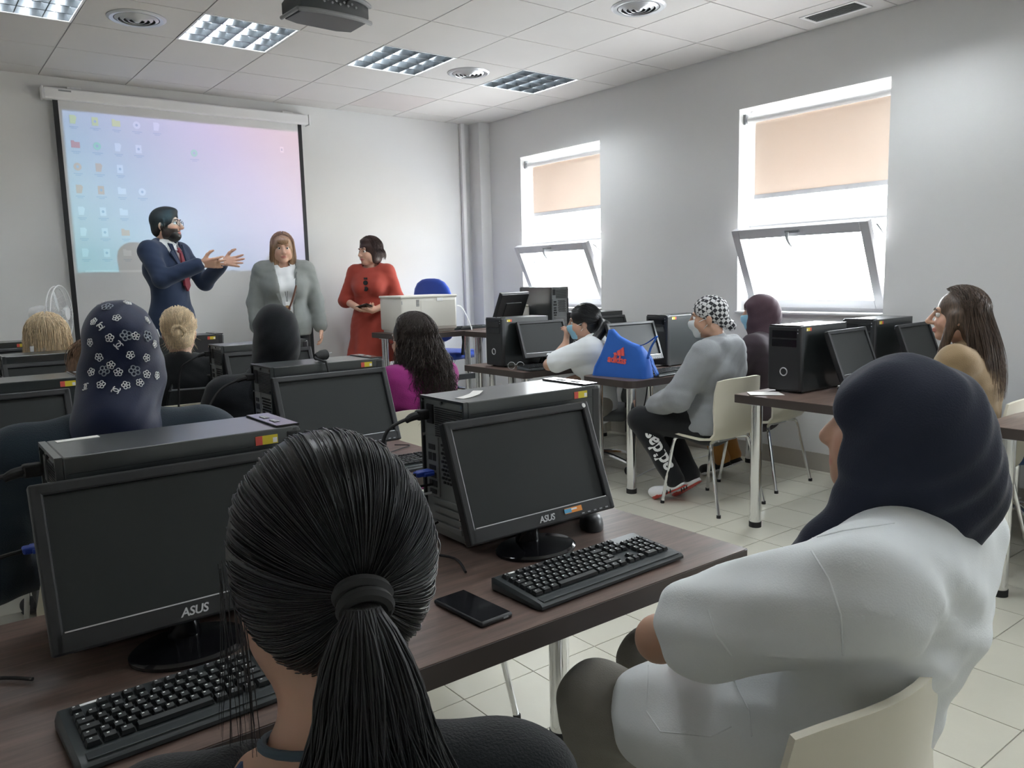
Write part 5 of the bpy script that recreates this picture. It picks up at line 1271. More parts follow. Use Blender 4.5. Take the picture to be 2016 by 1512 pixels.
tun = top(p, J, 'white_tunic', 'tunic', .012, 1.22, 1.0, .37, (.078, .074, .06), 0, .0, .008, None, lambda q: (ex(q), q.fn(wrinkle(.0050, 17, 15, 24, .7), 'add'), q.fn(wrinkle(.0022, 40, 35, 50, 2.1), 'add')))
tk = SD(); 
for n, q in (('L', -1), ('R', 1)): tk.cap((q * .10, .18, .52), J['knee' + n], .095, .078, .04); tk.cap(J['knee' + n], lerp(J['knee' + n], J['ank' + n], .95), .078, .066, .04)
tk.fn(wrinkle(.002), 'add'); solid(tk, 'trousers', 'taupe_trousers', p, .010); shoes(p, J, 'white', 'white')
def ex(sd):
    sd.cap(A_(J['head']) + A_((.0, -.05, -.02)), A_(J['neck']) + A_((.02, -.070, .060)), .088, .066, .05)
    sd.chain([A_(J['neck']) + A_((-.05, .06, .02)), A_(J['neck']) + A_((-.10, .10, -.035)), A_(J['neck']) + A_((-.09, .17, -.09))], [.05, .034, .022], .04)
scarf(p, xf, J, 'navy_scarf', True, 1.06, .35, .0, .0042, .006, ex, (.078, .066, .108), cape=(.115, .085, .05), oc=(0, .128, -.046))
sm = MB(); 
for pts in ([(-.16, .02, .60), (-.165, .12, .61), (-.17, .2, .60)],): pass
# ---------------------------------------------------------------- 3 flowered headscarf
p = person('person seen from behind in a navy headscarf with white flower print', -.60, -4.90, -4)
J = sit_skel(1.12, .0, 1.25, .52); J['head'] = (.03, .01, 1.235); xf = head_xf(J['head'], -8, 0, 0, 1.0)
body(p, J, 'mid', xf, .010); face_parts(p, xf); top(p, J, 'dark_navy_top', 'top', .014, 1.15, .8, 1.0, (.066, .056, .042), 0, .002); bottoms(p, J, 'black_trousers'); shoes(p, J, 'dark_shoe', 'rubber')
def ex(sd): sd.cap(A_(J['head']) + A_((-.01, -.03, -.06)), A_(J['neck']) + A_((-.01, -.05, .02)), .080, .088, .05)
fs = scarf(p, xf, J, 'flower_scarf', True, .98, .0, .0, .0022, .005, ex, cape=(.105, .10, .035))
# printed flowers, laid on the cloth
def flower(sc, cc=False):
    m = MB()
    if cc:
        for q in (-1, 1): m.tube([(q * (-.0030 + .0056 * math.cos(a)) * sc, .0060 * sc * math.sin(a), 0) for a in np.linspace(R(-125), R(125), 13)], .0011 * sc, 4, sm=False)
    else:
        for k in range(5): a = 2 * math.pi * k / 5; m.torus((.0052 * sc * math.cos(a), .0052 * sc * math.sin(a), 0), .0032 * sc, .0010 * sc, 10, 4)
        m.torus((0, 0, 0), .0022 * sc, .0009 * sc, 8, 4)
    return m.mesh('flower_print')
FM = [flower(1.15), flower(1.55), flower(1.3, True)]; M['printgrey'] = mat('grey_print', (.30, .33, .38), .6)
for i, m_ in enumerate(FM): m_.materials.append(M['printgrey' if i == 1 else 'printwhite'])
bpy.context.view_layer.update(); bv = BVHTree.FromPolygons([v.co[:] for v in fs.data.vertices], [q.vertices[:] for q in fs.data.polygons]); iw = fs.matrix_world.inverted(); iw = (p.matrix_world).inverted()
spots = [(850, 178, 1), (1012, 147, 0), (1185, 200, 1), (927, 265, 0), (1170, 283, 0), (745, 295, 0), (800, 333, 2), (870, 425, 0), (1000, 405, 1), (1077, 410, 0), (1170, 410, 1), (1255, 385, 0), (716, 460, 0), (1228, 473, 0), (787, 578, 0), (1035, 560, 0), (1163, 582, 0), (725, 695, 0), (828, 685, 1), (938, 697, 0), (1068, 685, 1), (1165, 712, 0), (1245, 722, 0), (802, 795, 0), (680, 812, 2), (920, 840, 2), (1265, 310, 2), (800, 150, 0), (1170, 150, 0), (940, 480, 2), (880, 640, 0), (1110, 780, 0), (1000, 800, 0)]
for zx, zy, k in spots:
    px, py = zx / 4.032, 560 + zy / 4.032; d = Vector([ROW[0][i] * (px - 1008) / 1562.6 + ROW[1][i] * (py - 756) / 1562.6 + ROW[2][i] for i in range(3)])
    o_ = iw @ Vector(CAMP); dl = (iw.to_3x3() @ d).normalized(); hit = bv.ray_cast(o_, dl)
    if hit[0] is None: continue
    nn = hit[1]; nn = -nn if nn.dot(dl) > 0 else nn
    o = link('flower_print', FM[k], p if False else fs); o.matrix_local = Matrix.Translation(hit[0] + nn * .0006) @ nn.to_track_quat('Z', 'Y').to_matrix().to_4x4() @ Matrix.Rotation(zx * .37, 4, 'Z')
# ---------------------------------------------------------------- 4 plain black headscarf
p = person('person seen from behind in plain black headscarf and black clothes', .20, -3.80, -6)
J = sit_skel(1.0, .0, 1.12, .52); J['head'] = (.045, .01, 1.185); xf = head_xf(J['head'], -4, 0)
body(p, J, 'mid', xf, .010); face_parts(p, xf); top(p, J, 'black_scarf', 'top', .012, 1.12, .8, 1.0, (.066, .058, .046), 0, .002, .010); bottoms(p, J, 'black_trousers'); shoes(p, J, 'dark_shoe', 'rubber')
scarf(p, xf, J, 'black_scarf', True, 1.0, .3, .03, .0015, .006, None, cape=(.165, .13, .075))
# ---------------------------------------------------------------- 5 long curly hair
p = person('person with long dark curly hair and magenta top seen from behind', .965, -3.70, 10)
J = sit_skel(.95, .0, 1.0, .52); J['head'] = (0, .01, 1.105); xf = head_xf(J['head'], 14, 0)
body(p, J, 'light', xf, .009); face_parts(p, xf); top(p, J, 'magenta_top', 'top', .008, 1.05, .7, 1.0, (.058, .052, .044), 0, .002); bottoms(p, J, 'black_trousers'); shoes(p, J, 'dark_shoe', 'rubber'); glasses(p, xf)
def ex(s): s.xf = None; h = A_(J['head']); s.cap(h + A_((0, -.035, .0)), h + A_((.0, -.075, -.33)), .088, .105, .06, ((0, 1, 0), .55))
hair_cap(p, xf, 'hairbrown', .014, ex)
falling_hair(p, xf, 'hairbrown', 900, .36, .018, .0015, .010, 40, 32, 0, .9, (75, 285), back=-.03)
# ---------------------------------------------------------------- 6 blond hair with clip
p = person('person seen from behind with blond hair held by a white clip', -.43, -2.53, -10)
J = sit_skel(.98, .0, 1.0, .52); J['head'] = (0, .01, 1.145); xf = head_xf(J['head'], 4, 6)
body(p, J, 'light', xf, .010); face_parts(p, xf); top(p, J, 'black_top', 'top', .008, 1.0, .7); bottoms(p, J, 'black_trousers'); shoes(p, J, 'dark_shoe', 'rubber')
hair_cap(p, xf, 'hairblond', .018, lambda s: (s.ell((-.045, -.07, -.045), (.042, .036, .062), .02), s.ell((.045, -.07, -.045), (.040, .036, .060), .02)))
falling_hair(p, xf, 'hairblond', 450, .10, .020, .0014, .002, 10, 14, 0, .1, (80, 280)); 
cb = MB(); tpc = on_head(xf, A_([[-.35, -.80, -.48]]), .034)[0]; cb.box(tpc, (.06, .014, .018), ch=.004); cb.box(tpc + A_((.028, -.004, .018)), (.014, .012, .045), ch=.004); cb.box(tpc + A_((-.026, -.004, .008)), (.02, .014, .028), ch=.004); cb.build('hair_clip', 'white', p)
# ---------------------------------------------------------------- 7 blond bun
p = person('person seen from behind with blond hair in a small bun, black top', .175, -2.60, -14)
J = sit_skel(.99, .0, 1.0, .52); J['head'] = (0, .01, 1.16); xf = head_xf(J['head'], 0, 4)
body(p, J, 'light', xf, .010); face_parts(p, xf); top(p, J, 'black_top', 'top', .012, 1.05, .7, 1.0, (.062, .054, .044)); bottoms(p, J, 'black_trousers'); shoes(p, J, 'dark_shoe', 'rubber')
hair_cap(p, xf, 'hairblond', .014); pulled_hair(p, xf, 'hairblond', (-.05, -.97, -.20), 450, .016, .0014, .005, 10)
bt_ = on_head(xf, A_([[-.05, -.97, -.20]]), .022)[0]; sd = SD(); sd.ell(bt_, (.032, .026, .030), .01); solid(sd, 'bun', 'hairblond', p, .005)
bp_ = []
for k in range(140): a = RNG.uniform(0, 6.28); t = np.linspace(0, 4.2, 16); q = RNG.normal(size=3) * .004; r_ = .030 + RNG.normal() * .004; bp_.append(np.stack([bt_[0] + q[0] + r_ * np.cos(t + a), bt_[1] - .016 + q[1] + .012 * np.sin(t * 2 + a), bt_[2] + q[2] + r_ * np.sin(t + a)], 1))
strands(bp_, .0011, 'bun_strands', 'hairblond', p)
ng = 160; s0 = on_head(xf, rand_dirs(ng, lambda d: d[1] < -.3 and -.9 < d[2] < -.45), .014); T = np.linspace(0, 1, 10); P = s0[:, None] + np.stack([0 * T, -.25 * T, -T], 1)[None] * RNG.uniform(.03, .075, (ng, 1, 1)); P[..., 0] += RNG.normal(size=(ng, 1)) * .02 * T[None] ** 2; strands(P, .0010, 'loose_hair', 'hairblond', p)
# ---------------------------------------------------------------- 8 brown hair, mostly hidden
p = person('person with brown lightened hair leaning beside the flowered headscarf', -.40, -3.56, 18)
J = sit_skel(.93, -.03, 1.0, .52); J['head'] = (0, .04, 1.06); xf = head_xf(J['head'], 10, 0)
body(p, J, 'light', xf, .010); face_parts(p, xf); top(p, J, 'dark_navy_top', 'top', .008); bottoms(p, J, 'black_trousers'); shoes(p, J, 'dark_shoe', 'rubber')
def ex(s): s.xf = None; h = A_(J['head']); s.cap(h + A_((-.01, -.03, 0)), h + A_((-.05, -.09, -.24)), .086, .07, .06, ((0, 1, 0), .6))
hair_cap(p, xf, 'hairombre', .014, ex); falling_hair(p, xf, 'hairombre', 300, .26, .018, .0015, .003, 14, 16, 0, .7, (75, 285))
def on_cloth(obj, px):
    """points on a cloth mesh met by the rays through photo pixels"""
    bpy.context.view_layer.update(); bv = BVHTree.FromPolygons([v.co[:] for v in obj.data.vertices], [q.vertices[:] for q in obj.data.polygons]); iw = obj.matrix_world.inverted(); out = []
    for x, y in px:
        d = Vector([ROW[0][i] * (x - 1008) / 1562.6 + ROW[1][i] * (y - 756) / 1562.6 + ROW[2][i] for i in range(3)]); h = bv.ray_cast(iw @ Vector(CAMP), (iw.to_3x3() @ d).normalized())
        if h[0] is not None: out.append(h[0])
    return out
def seam(obj, px, r=.0016, mt='white_tunic', name='seam'):
    dense = []
    for (x0, y0), (x1, y1) in zip(px[:-1], px[1:]):
        for k in range(6): dense.append((x0 + (x1 - x0) * k / 6, y0 + (y1 - y0) * k / 6))
    q = on_cloth(obj, dense + [px[-1]])
    if len(q) > 3: MB().tube(q, r, 6, sm=False).build(name, mt, obj, True)
seam(tun, [(1598, 1085), (1632, 1140), (1655, 1210), (1660, 1290)]); seam(tun, [(1480, 1075), (1560, 1070), (1660, 1045), (1760, 1030)])
seam(tun, [(1276, 1310), (1272, 1400), (1300, 1440), (1400, 1450), (1440, 1430)]); seam(tun, [(1395, 1200), (1410, 1250), (1440, 1290)], .0022); seam(tun, [(1440, 1330), (1475, 1400), (1480, 1450)])
# ---------------------------------------------------------------- 9 standing speaker
p = person('bearded person in dark blue suit and red tie speaking with raised hands', .635, -.70, -138, PLZ)
s = 1.06; J = stand_skel(s, 1.10)
J['elbR'] = (.265, .12, 1.185 * s); J['wriR'] = (.135, .36, 1.285 * s); J['elbL'] = (-.25, .14, 1.16 * s); J['wriL'] = (-.085, .40, 1.30 * s)
xf = head_xf(J['head'], 10, 2, 0, 1.04)
def beard(H):
    b = np.clip((-.028 - H[:, 2] + .30 * np.maximum(0, .055 - H[:, 1])) / .008, 0, 1) * (H[:, 1] > -.012) * (H[:, 2] > -.128)
    mouth = ((H[:, 0] / .026) ** 2 + ((H[:, 2] + .0635) / .010) ** 2 < 1) & (H[:, 1] > .06); nose = (np.abs(H[:, 0]) < .02) & (H[:, 2] > -.046)
    side = (np.abs(H[:, 0]) > .050) & (H[:, 1] > -.006) & (H[:, 1] < .034) & (H[:, 2] < .03) & (H[:, 2] > -.10)
    return np.clip(b * (~mouth) * (~nose) + side, 0, 1) * .97
body(p, J, 'light', xf, .005, {'R': dict(d=(-.25, 1, .03), n=(-.9, .0, .40), side=1, curl=.12, spread=.12, s=1.02, thumb=1.25), 'L': dict(d=(-.05, 1, .0), n=(.9, .0, .30), side=-1, curl=.06, spread=.16, s=1.02, thumb=1.25)}, beard=beard, nose=1.4)
face_parts(p, xf, 'hairblack'); glasses(p, xf)
sd = SD(); sd.xf = xf; sd.ell((0, .050, -.080), (.050, .048, .044), .02); sd.ell((0, .030, -.07), (.060, .06, .05), .02); sd.cut((0, 0, 1), (0, 0, -.048)); sd.ell((0, .098, -.062), (.024, .03, .012), .004, neg=True); sd.xf = None; solid(sd, 'beard', 'hairblack', p, .005)
M['hairshort'] = hairmat('short_black_hair', (.012, .011, .011), .62)
hair_cap(p, xf, 'hairshort', .016, lambda q: (q.ell((0, .03, .095), (.062, .06, .030), .03), [q.cap((z_ * .078, .012, .03), (z_ * .076, .012, -.02), .008, k=.01) for z_ in (-1, 1)]), (.098, .092, .106), (0, .128, -.022), .005)
sd = SD(); torso(sd, J, .004); sd.cap(A_(J['neck']) + A_((0, .0, -.02)), A_(J['neck']) + A_((0, .008, .045)), .066, .060, .02); sd.cut((0, -.35, 1), A_(J['neck']) + A_((0, .0, .050))); sd.cut((0, 0, -1), (0, 0, 1.0))
for n in 'RL': e_, w_ = A_(J['elb' + n]), A_(J['wri' + n]); sd.cap(lerp(e_, w_, .5), lerp(e_, w_, .98), .034, .036, .01)
solid(sd, 'shirt', 'white_shirt', p, .009)
sd = SD(); torso(sd, J, .020, 1.02); sd.cap((0, 0, .95 * s), (0, .0, .80 * s), .150, .165, .05, ((0, 1, 0), .78))
for n in 'RL': arm(sd, J, n, .012, to=.94, r=(.058, .050, .042))
zb, zt = 1.13 * s, 1.44 * s
def vop(X, Y, Z): w_ = np.clip((Z - zb) / (zt - zb), 0, 1.2) * .105; return -np.maximum(np.abs(X) - w_, np.maximum(-Y + .0, zb - Z))
sd.fn(vop); sd.ell(A_(J['neck']) + A_((0, .01, .04)), (.070, .070, .055), .008, neg=True); sd.fn(wrinkle(.0018, 30, 30, 38), 'add'); sd.fn(lambda X, Y, Z: np.where((np.abs(X) < .004) & (Y > 0) & (Z < zb), .008, 0).astype(np.float32), 'add')
jk = solid(sd, 'jacket', 'navy_suit', p, .008)
for q in (-1, 1):
    lp = MB(); pts = [(q * .012, .148, zb), (q * .075, .138, 1.28 * s), (q * .115, .105, 1.365 * s), (q * .085, .10, 1.385 * s), (q * .082, .072, 1.435 * s), (q * .062, .088, 1.43 * s), (q * .040, .134, 1.28 * s)]
    lp.add([A_(a) + A_((0, .004, 0)) for a in pts] + [A_(a) - A_((0, .010, 0)) for a in pts], [tuple(range(7)), tuple(range(7, 14))[::-1]] + [(i, (i + 1) % 7, 7 + (i + 1) % 7, 7 + i) for i in range(7)]); lp.build('lapel', 'navy_suit', jk)
tm_ = MB(); tz = [(.014, .096, 1.405), (.019, .112, 1.37), (.012, .118, 1.365), (.026, .140, 1.25), (.034, .150, 1.14), (.004, .150, 1.10)]
vs = []; 
for w_, y_, z_ in tz: vs += [(-w_, y_ + .004, z_ * s), (w_, y_ + .004, z_ * s), (w_, y_ - .012, z_ * s), (-w_, y_ - .012, z_ * s)]
tm_.add(vs, [(0, 1, 2, 3), (23, 22, 21, 20)] + [(i * 4 + k, i * 4 + (k + 1) % 4, (i + 1) * 4 + (k + 1) % 4, (i + 1) * 4 + k) for i in range(5) for k in range(4)]); tm_.build('tie', 'burgundy_tie', p, True)
for q in (-1, 1): cl_ = MB(); cl_.add([(q * .012, .085, 1.425 * s), (q * .055, .062, 1.445 * s), (q * .058, .05, 1.40 * s), (q * .026, .108, 1.385 * s), (q * .012, .075, 1.425 * s), (q * .055, .05, 1.445 * s), (q * .058, .04, 1.40 * s), (q * .026, .094, 1.385 * s)], [(0, 1, 2, 3), (7, 6, 5, 4), (0, 1, 5, 4), (1, 2, 6, 5), (2, 3, 7, 6), (3, 0, 4, 7)]); cl_.build('collar', 'white_shirt', p)
bottoms(p, J, 'navy_suit', r=(.092, .072, .062), hem=.98); shoes(p, J, 'dark_shoe', 'rubber')
# ---------------------------------------------------------------- 10 grey blazer
p = person('person with long light hair, grey blazer and white blouse standing', 1.62, -.48, 162, PLZ)
s = .955; J = stand_skel(s, 1.12); J['elbR'] = (.25, -.02, 1.10 * s); J['wriR'] = (.25, .05, .86 * s); J['elbL'] = (-.255, -.02, 1.10 * s); J['wriL'] = (-.275, .05, .85 * s)
xf = head_xf(J['head'], 0, -3, 0, 1.03)
body(p, J, 'light', xf, .0058, {'R': dict(d=(0, .15, -1), n=(-1, 0, 0), side=1, curl=.5), 'L': dict(d=(0, .15, -1), n=(1, 0, 0), side=-1, curl=.5)}); face_parts(p, xf, 'hairlight')
def ex(q):
    q.xf = None; h = A_(J['head'])
    for z_ in (-1, 1): q.cap(h + A_((z_ * .060, .0, .0)), h + A_((z_ * .074, .01, -.235)), .032, .026, .03)
    q.cap(h + A_((0, -.06, 0)), h + A_((0, -.075, -.24)), .07, .09, .05, ((0, 1, 0), .5)); q.xf = xf; q.ell((0, .082, .066), (.052, .018, .030), .02)
hair_cap(p, xf, 'hairlight', .014, ex, (.054, .060, .092), (0, .130, -.045), .005)
falling_hair(p, xf, 'hairlight', 450, .20, .014, .0015, .002, 12, 14, 0, .15, (62, 298))
top(p, J, 'white_shirt', 'blouse', .006, 1.12, 1.0, .45, neck=.035, hem=.86 * s)
sd = SD(); torso(sd, J, .020, 1.14, .9); sd.cap((0, 0, .95 * s), (0, .0, .82 * s), .165, .185, .05, ((0, 1, 0), .8))
for n in 'RL': arm(sd, J, n, .010, to=.95, r=(.064, .056, .046))
def vop(X, Y, Z): w_ = .040 + np.clip((Z - 1.05 * s) / (.35 * s), 0, 1) * .045 + np.clip((1.0 * s - Z) / (.2 * s), 0, 1) * .035; return -np.maximum(np.abs(X + .01) - w_, -Y)
sd.fn(vop); sd.ell(A_(J['neck']) + A_((0, .01, .04)), (.078, .078, .058), .008, neg=True); sd.fn(wrinkle(.0022, 34, 30, 40), 'add'); sd.cut((0, 0, -1), (0, 0, .80 * s)); jk = solid(sd, 'blazer', 'grey_blazer', p, .008)
for q in (-1, 1):
    lp = MB(); pts = [(q * .040, .165, 1.06 * s), (q * .092, .155, 1.20 * s), (q * .128, .10, 1.33 * s), (q * .09, .085, 1.40 * s), (q * .075, .105, 1.36 * s), (q * .062, .158, 1.20 * s)]; k_ = len(pts)
    lp.add([A_(a) + A_((0, .004, 0)) for a in pts] + [A_(a) - A_((0, .012, 0)) for a in pts], [tuple(range(k_)), tuple(range(k_, 2 * k_))[::-1]] + [(i, (i + 1) % k_, k_ + (i + 1) % k_, k_ + i) for i in range(k_)]); lp.build('lapel', 'grey_blazer', jk)
bottoms(p, J, 'black_trousers', r=(.10, .075, .06)); shoes(p, J, 'dark_shoe', 'rubber')
nk = A_(J['neck']); MB().tube([nk + A_((-.07, .02, .0)), nk + A_((-.05, .115, -.07)), nk + A_((-.012, .16, -.20)), (0, .172, 1.09 * s), nk + A_((.012, .16, -.20)), nk + A_((.05, .115, -.07)), nk + A_((.07, .02, 0))], .0022, 6).build('necklace', 'black', p, True)
MB().cyl((0, .170, 1.045 * s), (0, .180, 1.045 * s), .026, n=20).build('pendant', 'pinkpill', p, True); MB().box((0, .175, 1.09 * s), (.032, .008, .026), ch=.002).build('pendant', 'printwhite', p)
MB().tube([(-.11, .08, 1.36 * s), (-.075, .172, 1.22 * s), (-.01, .186, 1.04 * s), (.08, .182, .90 * s), (.15, .12, .80 * s)], .008, 8).build('bag_strap', 'brown_leather', p, True)
# ---------------------------------------------------------------- 11 rust dress
p = person('person in rust red dress holding a black phone', 2.50, -.36, 138, PLZ)
s = .94; J = stand_skel(s, 1.0); J['elbR'] = (.25, .02, 1.10 * s); J['wriR'] = (.06, .20, 1.02 * s); J['elbL'] = (-.25, .02, 1.10 * s); J['wriL'] = (-.05, .21, 1.00 * s)
xf = head_xf(J['head'], -38, 0, 0, 1.04)
body(p, J, 'light', xf, .0058, {'R': dict(d=(-1, .35, .15), n=(0, -.3, 1), side=1, curl=.35, thumb=.8), 'L': dict(d=(1, .3, .05), n=(0, -.2, 1), side=-1, curl=.3, thumb=.8)}, lips=(.55, .18, .16), legs=True); face_parts(p, xf, 'hairauburn')
def ex(q):
    for z_ in (-1, 1): q.ell((z_ * .068, -.015, -.055), (.026, .045, .055), .03)
    q.ell((0, -.07, -.05), (.070, .045, .058), .04); q.ell((0, .03, .10), (.062, .055, .026), .03)
hair_cap(p, xf, 'hairauburn', .018, ex, (.058, .060, .095), (0, .126, -.035), .005)
falling_hair(p, xf, 'hairauburn', 400, .085, .020, .0015, .002, 10, 12, .03, .3, (68, 292), jl=.02)
sd = SD(); torso(sd, J, .008, 1.12, 1.1)
for n in 'RL': arm(sd, J, n, .006, to=.56, r=(.056, .054, .048))
sd.chain([(0, 0, 1.03 * s), (0, .0, .80 * s), (0, 0, .54 * s)], [.150, .205, .262], .04, ((0, 1, 0), .85))
sd.fn(lambda X, Y, Z: (.008 * np.sin(10 * np.arctan2(Y, X + 1e-6)) * np.clip((1.0 * s - Z) / (.4 * s), 0, 1)).astype(np.float32), 'add'); sd.ell(A_(J['neck']) + A_((0, .02, .035)), (.080, .080, .055), .008, neg=True); sd.cut((0, 0, -1), (0, 0, .50 * s)); sd.fn(wrinkle(.0016), 'add'); solid(sd, 'dress', 'rust_dress', p, .008)
shoes(p, J, 'dark_shoe', 'rubber')
sg = MB(); 
for k in range(2): sg.cyl((0.01, .155, 1.27 * s - .055 * k), (.012, .165, 1.27 * s - .055 * k), .022, n=14)
sg.box((.01, .156, 1.31 * s), (.035, .008, .02), ch=.002); sg.build('sunglasses', 'blackgloss', p)
Rm, c0 = xf
for q in (-1, 1): MB().lathe([(.001, -.006), (.006, -.003), (.006, .003), (.001, .006)], tuple(Rm @ A_((q * .082, -.004, -.052)) + c0), 10).build('earring', 'printwhite', p, True)
o = MB().box((0, 0, 0), (.075, .145, .010), ch=.004).build('held_phone', 'blackgloss'); bpy.context.view_layer.update()
o.matrix_world = p.matrix_world @ Matrix.Translation((.01, .262, 1.045 * s)) @ Matrix.Rotation(R(25), 4, 'X') @ Matrix.Rotation(R(60), 4, 'Z'); tag(o, 'black phone held in both hands by the person in rust dress', 'phone')
# ---------------------------------------------------------------- 12 masked person with ponytail
p = person('person with dark ponytail and light blue mask resting chin on hand', 2.90, -2.98, 40)
J = sit_skel(.93, -.08, 1.0, .50); J['head'] = (-.02, .11, 1.075); J['elbL'] = (-.14, .34, .79); J['wriL'] = (-.06, .235, .925); J['elbR'] = (.22, .14, .66); J['wriR'] = (.08, .33, .62)
xf = head_xf(J['head'], 6, -4)
body(p, J, 'mid', xf, .0065, {'L': dict(d=(.2, -.15, 1), n=(.3, .8, .3), side=-1, curl=.7, spread=.05), }); face_parts(p, xf); mask(p, xf, 'blue_mask')
top(p, J, 'white_tunic', 'tunic', .012, 1.05, .9, .40, (.070, .066, .05), 0, .003)
sd = SD(); 
for n, q in (('L', -1), ('R', 1)): sd.cap((q * .09, .0, .50), J['knee' + n], .105, .085, .05); sd.cap(J['knee' + n], lerp(J['knee' + n], J['ank' + n], .9), .085, .07, .05)
sd.fn(wrinkle(.002), 'add'); solid(sd, 'trousers', 'taupe_trousers', p, .011); shoes(p, J, 'white', 'white')
hair_cap(p, xf, 'hairblack', .014, None); pulled_hair(p, xf, 'hairblack', (-.25, -.9, -.25), 300, .015, .0014, .004, 10)
ta = on_head(xf, A_([[-.25, -.9, -.25]]), .02)[0]; sd = SD(); sd.chain([ta, ta + A_((-.06, -.04, -.04)), ta + A_((-.11, .04, -.15)), ta + A_((-.11, .07, -.30))], [.024, .036, .034, .016], .03); solid(sd, 'ponytail', 'hairblack', p, .006)
# ---------------------------------------------------------------- 13 grey hooded top
p = person('person in grey hooded top, checked headscarf and white mask', 2.84, -4.04, 14)
J = sit_skel(.985, -.02, 1.10, .50); J['head'] = (-.02, .04, 1.135); J['ankL'] = (-.10, .20, .115); J['toeL'] = (-.10, .335, .04); J['ankR'] = (.02, .15, .12); J['toeR'] = (.04, .27, .035)
J['kneeL'] = (-.12, .44, .50); J['kneeR'] = (.10, .43, .50); J['elbL'] = (-.26, .12, .68); J['wriL'] = (-.12, .33, .60); J['elbR'] = (.25, .14, .68); J['wriR'] = (.05, .36, .60)
xf = head_xf(J['head'], 20, -4, 0, 1.02)
body(p, J, 'tan', xf, .0062); face_parts(p, xf, 'hairblack'); mask(p, xf, 'white_mask')
def ex(q):
    nk = A_(J['neck']); q.chain([nk + A_((-.10, .03, .01)), nk + A_((-.09, -.06, .015)), nk + A_((0, -.105, .0)), nk + A_((.09, -.06, .015)), nk + A_((.10, .03, .01))], [.035, .04, .045, .04, .035], .03); q.ell(nk + A_((0, -.11, -.05)), (.10, .05, .07), .04)
    q.cap((0, .02, .56), (0, .03, .48), .165, .16, .05, ((0, 1, 0), .9))
top(p, J, 'grey_hoodie', 'hooded_top', .016, 1.16, .6, 1.0, (.072, .066, .052), 0, .0032, .008, .455, ex, 2.0)
bt2 = bottoms(p, J, 'black_trousers', inf=.006, r=(.094, .072, .052), hem=.92, vox=.009)
shoes(p, J, 'white', 'sole_red', 'black')
hs = SD(); hs.xf = xf; hs.ell((0, -.016, .038), (.087, .107, .098), .02); hs.ell((0, -.085, -.035), (.045, .040, .040), .03); hs.ell((0, -.125, -.055), (.034, .030, .034), .02); hs.cut((0, .62, -1), (0, .10, .045)); hs.xf = None; hs.fn(wrinkle(.0015, 70, 60, 60), 'add'); solid(hs, 'headscarf', 'checked_scarf', p, .005)
# lettering down the trouser leg
tx = text_mesh('adidas', .115, depth=.002, bold=.003, space=.92); tx.materials.append(M['printwhite'])
K_, An = A_(J['kneeL']), A_(J['ankL']); dirn = (K_ - An) / np.linalg.norm(K_ - An); view = A_((-.80, -.45, .1)); view = view - dirn * (view @ dirn); view /= np.linalg.norm(view)
# drape the letters round the leg
me = tx.copy(); co = np.zeros(len(me.vertices) * 3, np.float32); me.vertices.foreach_get('co', co); co = co.reshape(-1, 3); mid = An + dirn * .235; lat = np.cross(view, dirn) * -1; out_ = []
for x_, y_, z_ in co:
    tt = x_; rad_ = .0765 - .020 * np.clip((.20 - tt) / .40, 0, 1); a = y_ / rad_; cc = mid + dirn * tt; out_.append(cc + (view * math.cos(a) + np.cross(view, dirn) * math.sin(a)) * (rad_ + .004 + z_))
me.vertices.foreach_set('co', np.array(out_, np.float32).ravel()); me.update(); link('leg_lettering', me, bt2)
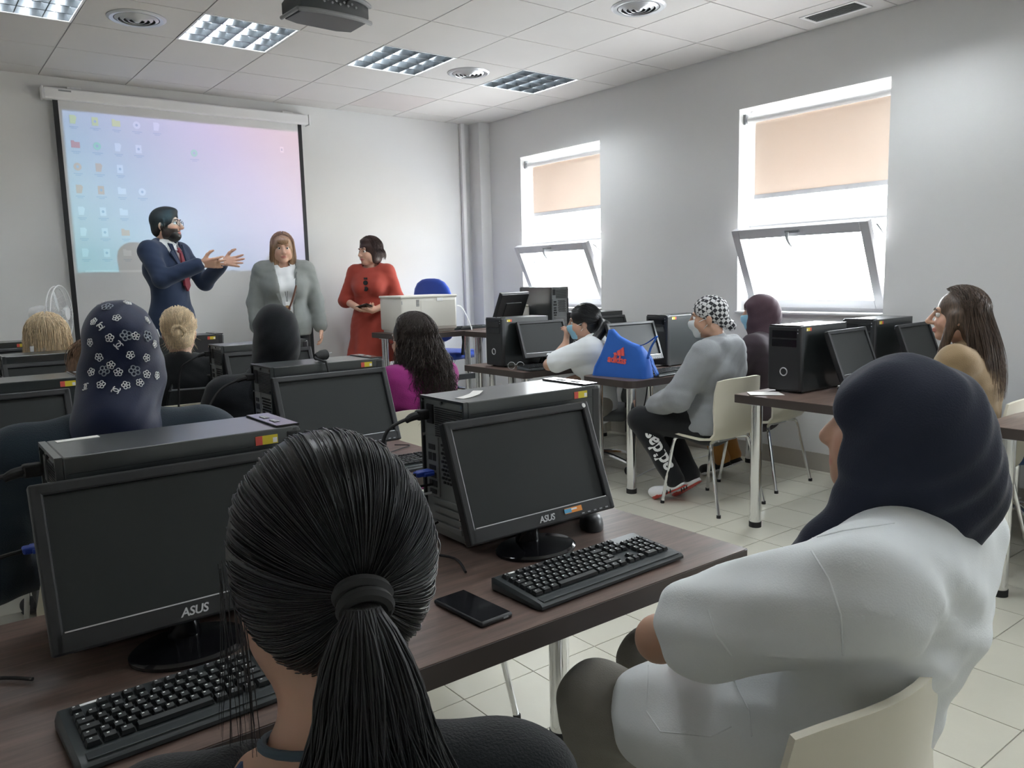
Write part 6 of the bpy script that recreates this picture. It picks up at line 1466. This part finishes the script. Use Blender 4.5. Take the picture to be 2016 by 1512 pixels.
# ---------------------------------------------------------------- 14 plum headscarf
p = person('person in plum headscarf and light blue mask sitting below the window', 3.51, -3.90, 10)
J = sit_skel(.97, -.02, 1.05, .50); J['head'] = (0, .03, 1.125); J['ankL'] = (-.10, .22, .10); J['toeL'] = (-.08, .36, .035); J['ankR'] = (.06, .22, .10); J['toeR'] = (.08, .36, .035)
J['elbL'] = (-.25, .14, .70); J['wriL'] = (-.05, .33, .64)
xf = head_xf(J['head'], 32, 0); body(p, J, 'mid', xf, .008); face_parts(p, xf); mask(p, xf, 'blue_mask', .006)
top(p, J, 'plum_top', 'top', .014, 1.12, .7, 1.0, (.066, .06, .048), 0, .002, .010); bottoms(p, J, 'ochre_trousers', hem=.9); shoes(p, J, 'dark_shoe', 'white')
scarf(p, xf, J, 'plum_scarf', True, 1.0, .2, .0, .002, .006, None, (.056, .062, .094), cape=(.14, .12, .05))
# ---------------------------------------------------------------- 15 tan shirt
p = person('person with long brown hair and tan shirt seen in profile', 2.99, -5.36, 6)
J = sit_skel(1.0, .0, 1.08, .52); J['head'] = (-.02, .02, 1.165); J['elbL'] = (-.24, .03, .73); J['wriL'] = (-.08, .25, .68)
xf = head_xf(J['head'], 16, 2, 0, 1.05)
body(p, J, 'mid', xf, .0055, nose=2.0); face_parts(p, xf, 'hairbrown')
def ex(q): q.cap((0, -.02, .72), (0, .0, .52), .175, .18, .06, ((0, 1, 0), .85)); 
top(p, J, 'tan_shirt', 'shirt', .014, 1.12, .8, .58, (.074, .072, .066), 0, .003, .008, None, ex, 3.0)
sd = SD(); nk = A_(J['neck']); sd.chain([nk + A_((-.075, .05, .0)), nk + A_((-.07, -.03, .02)), nk + A_((0, -.06, .025)), nk + A_((.07, -.03, .02)), nk + A_((.075, .05, 0))], [.016, .02, .022, .02, .016], .02); solid(sd, 'collar', 'tan_shirt', p, .006)
bottoms(p, J, 'tan_shirt'); shoes(p, J, 'white', 'white')
def ex(q): q.xf = None; h = A_(J['head']); q.chain([h + A_((0, -.06, .0)), h + A_((0, -.105, -.18)), h + A_((.02, -.13, -.36))], [.075, .075, .05], .05, ((0, 1, 0), .6)); q.cap(h + A_((-.07, -.01, -.0)), h + A_((-.075, .05, -.22)), .026, .018, .03)
M['hairtan'] = hairmat('mid_brown_hair', (.060, .040, .028), .42, .4, (.10, .065, .045))  # brown hair colour, varied with a lighter brown
hair_cap(p, xf, 'hairtan', .012, ex, (.062, .058, .10), (0, .126, -.035), .005, 'hair', True)
falling_hair(p, xf, 'hairtan', 700, .36, .014, .0012, .002, 9, 18, 0, .5, (95, 265), back=-.05)
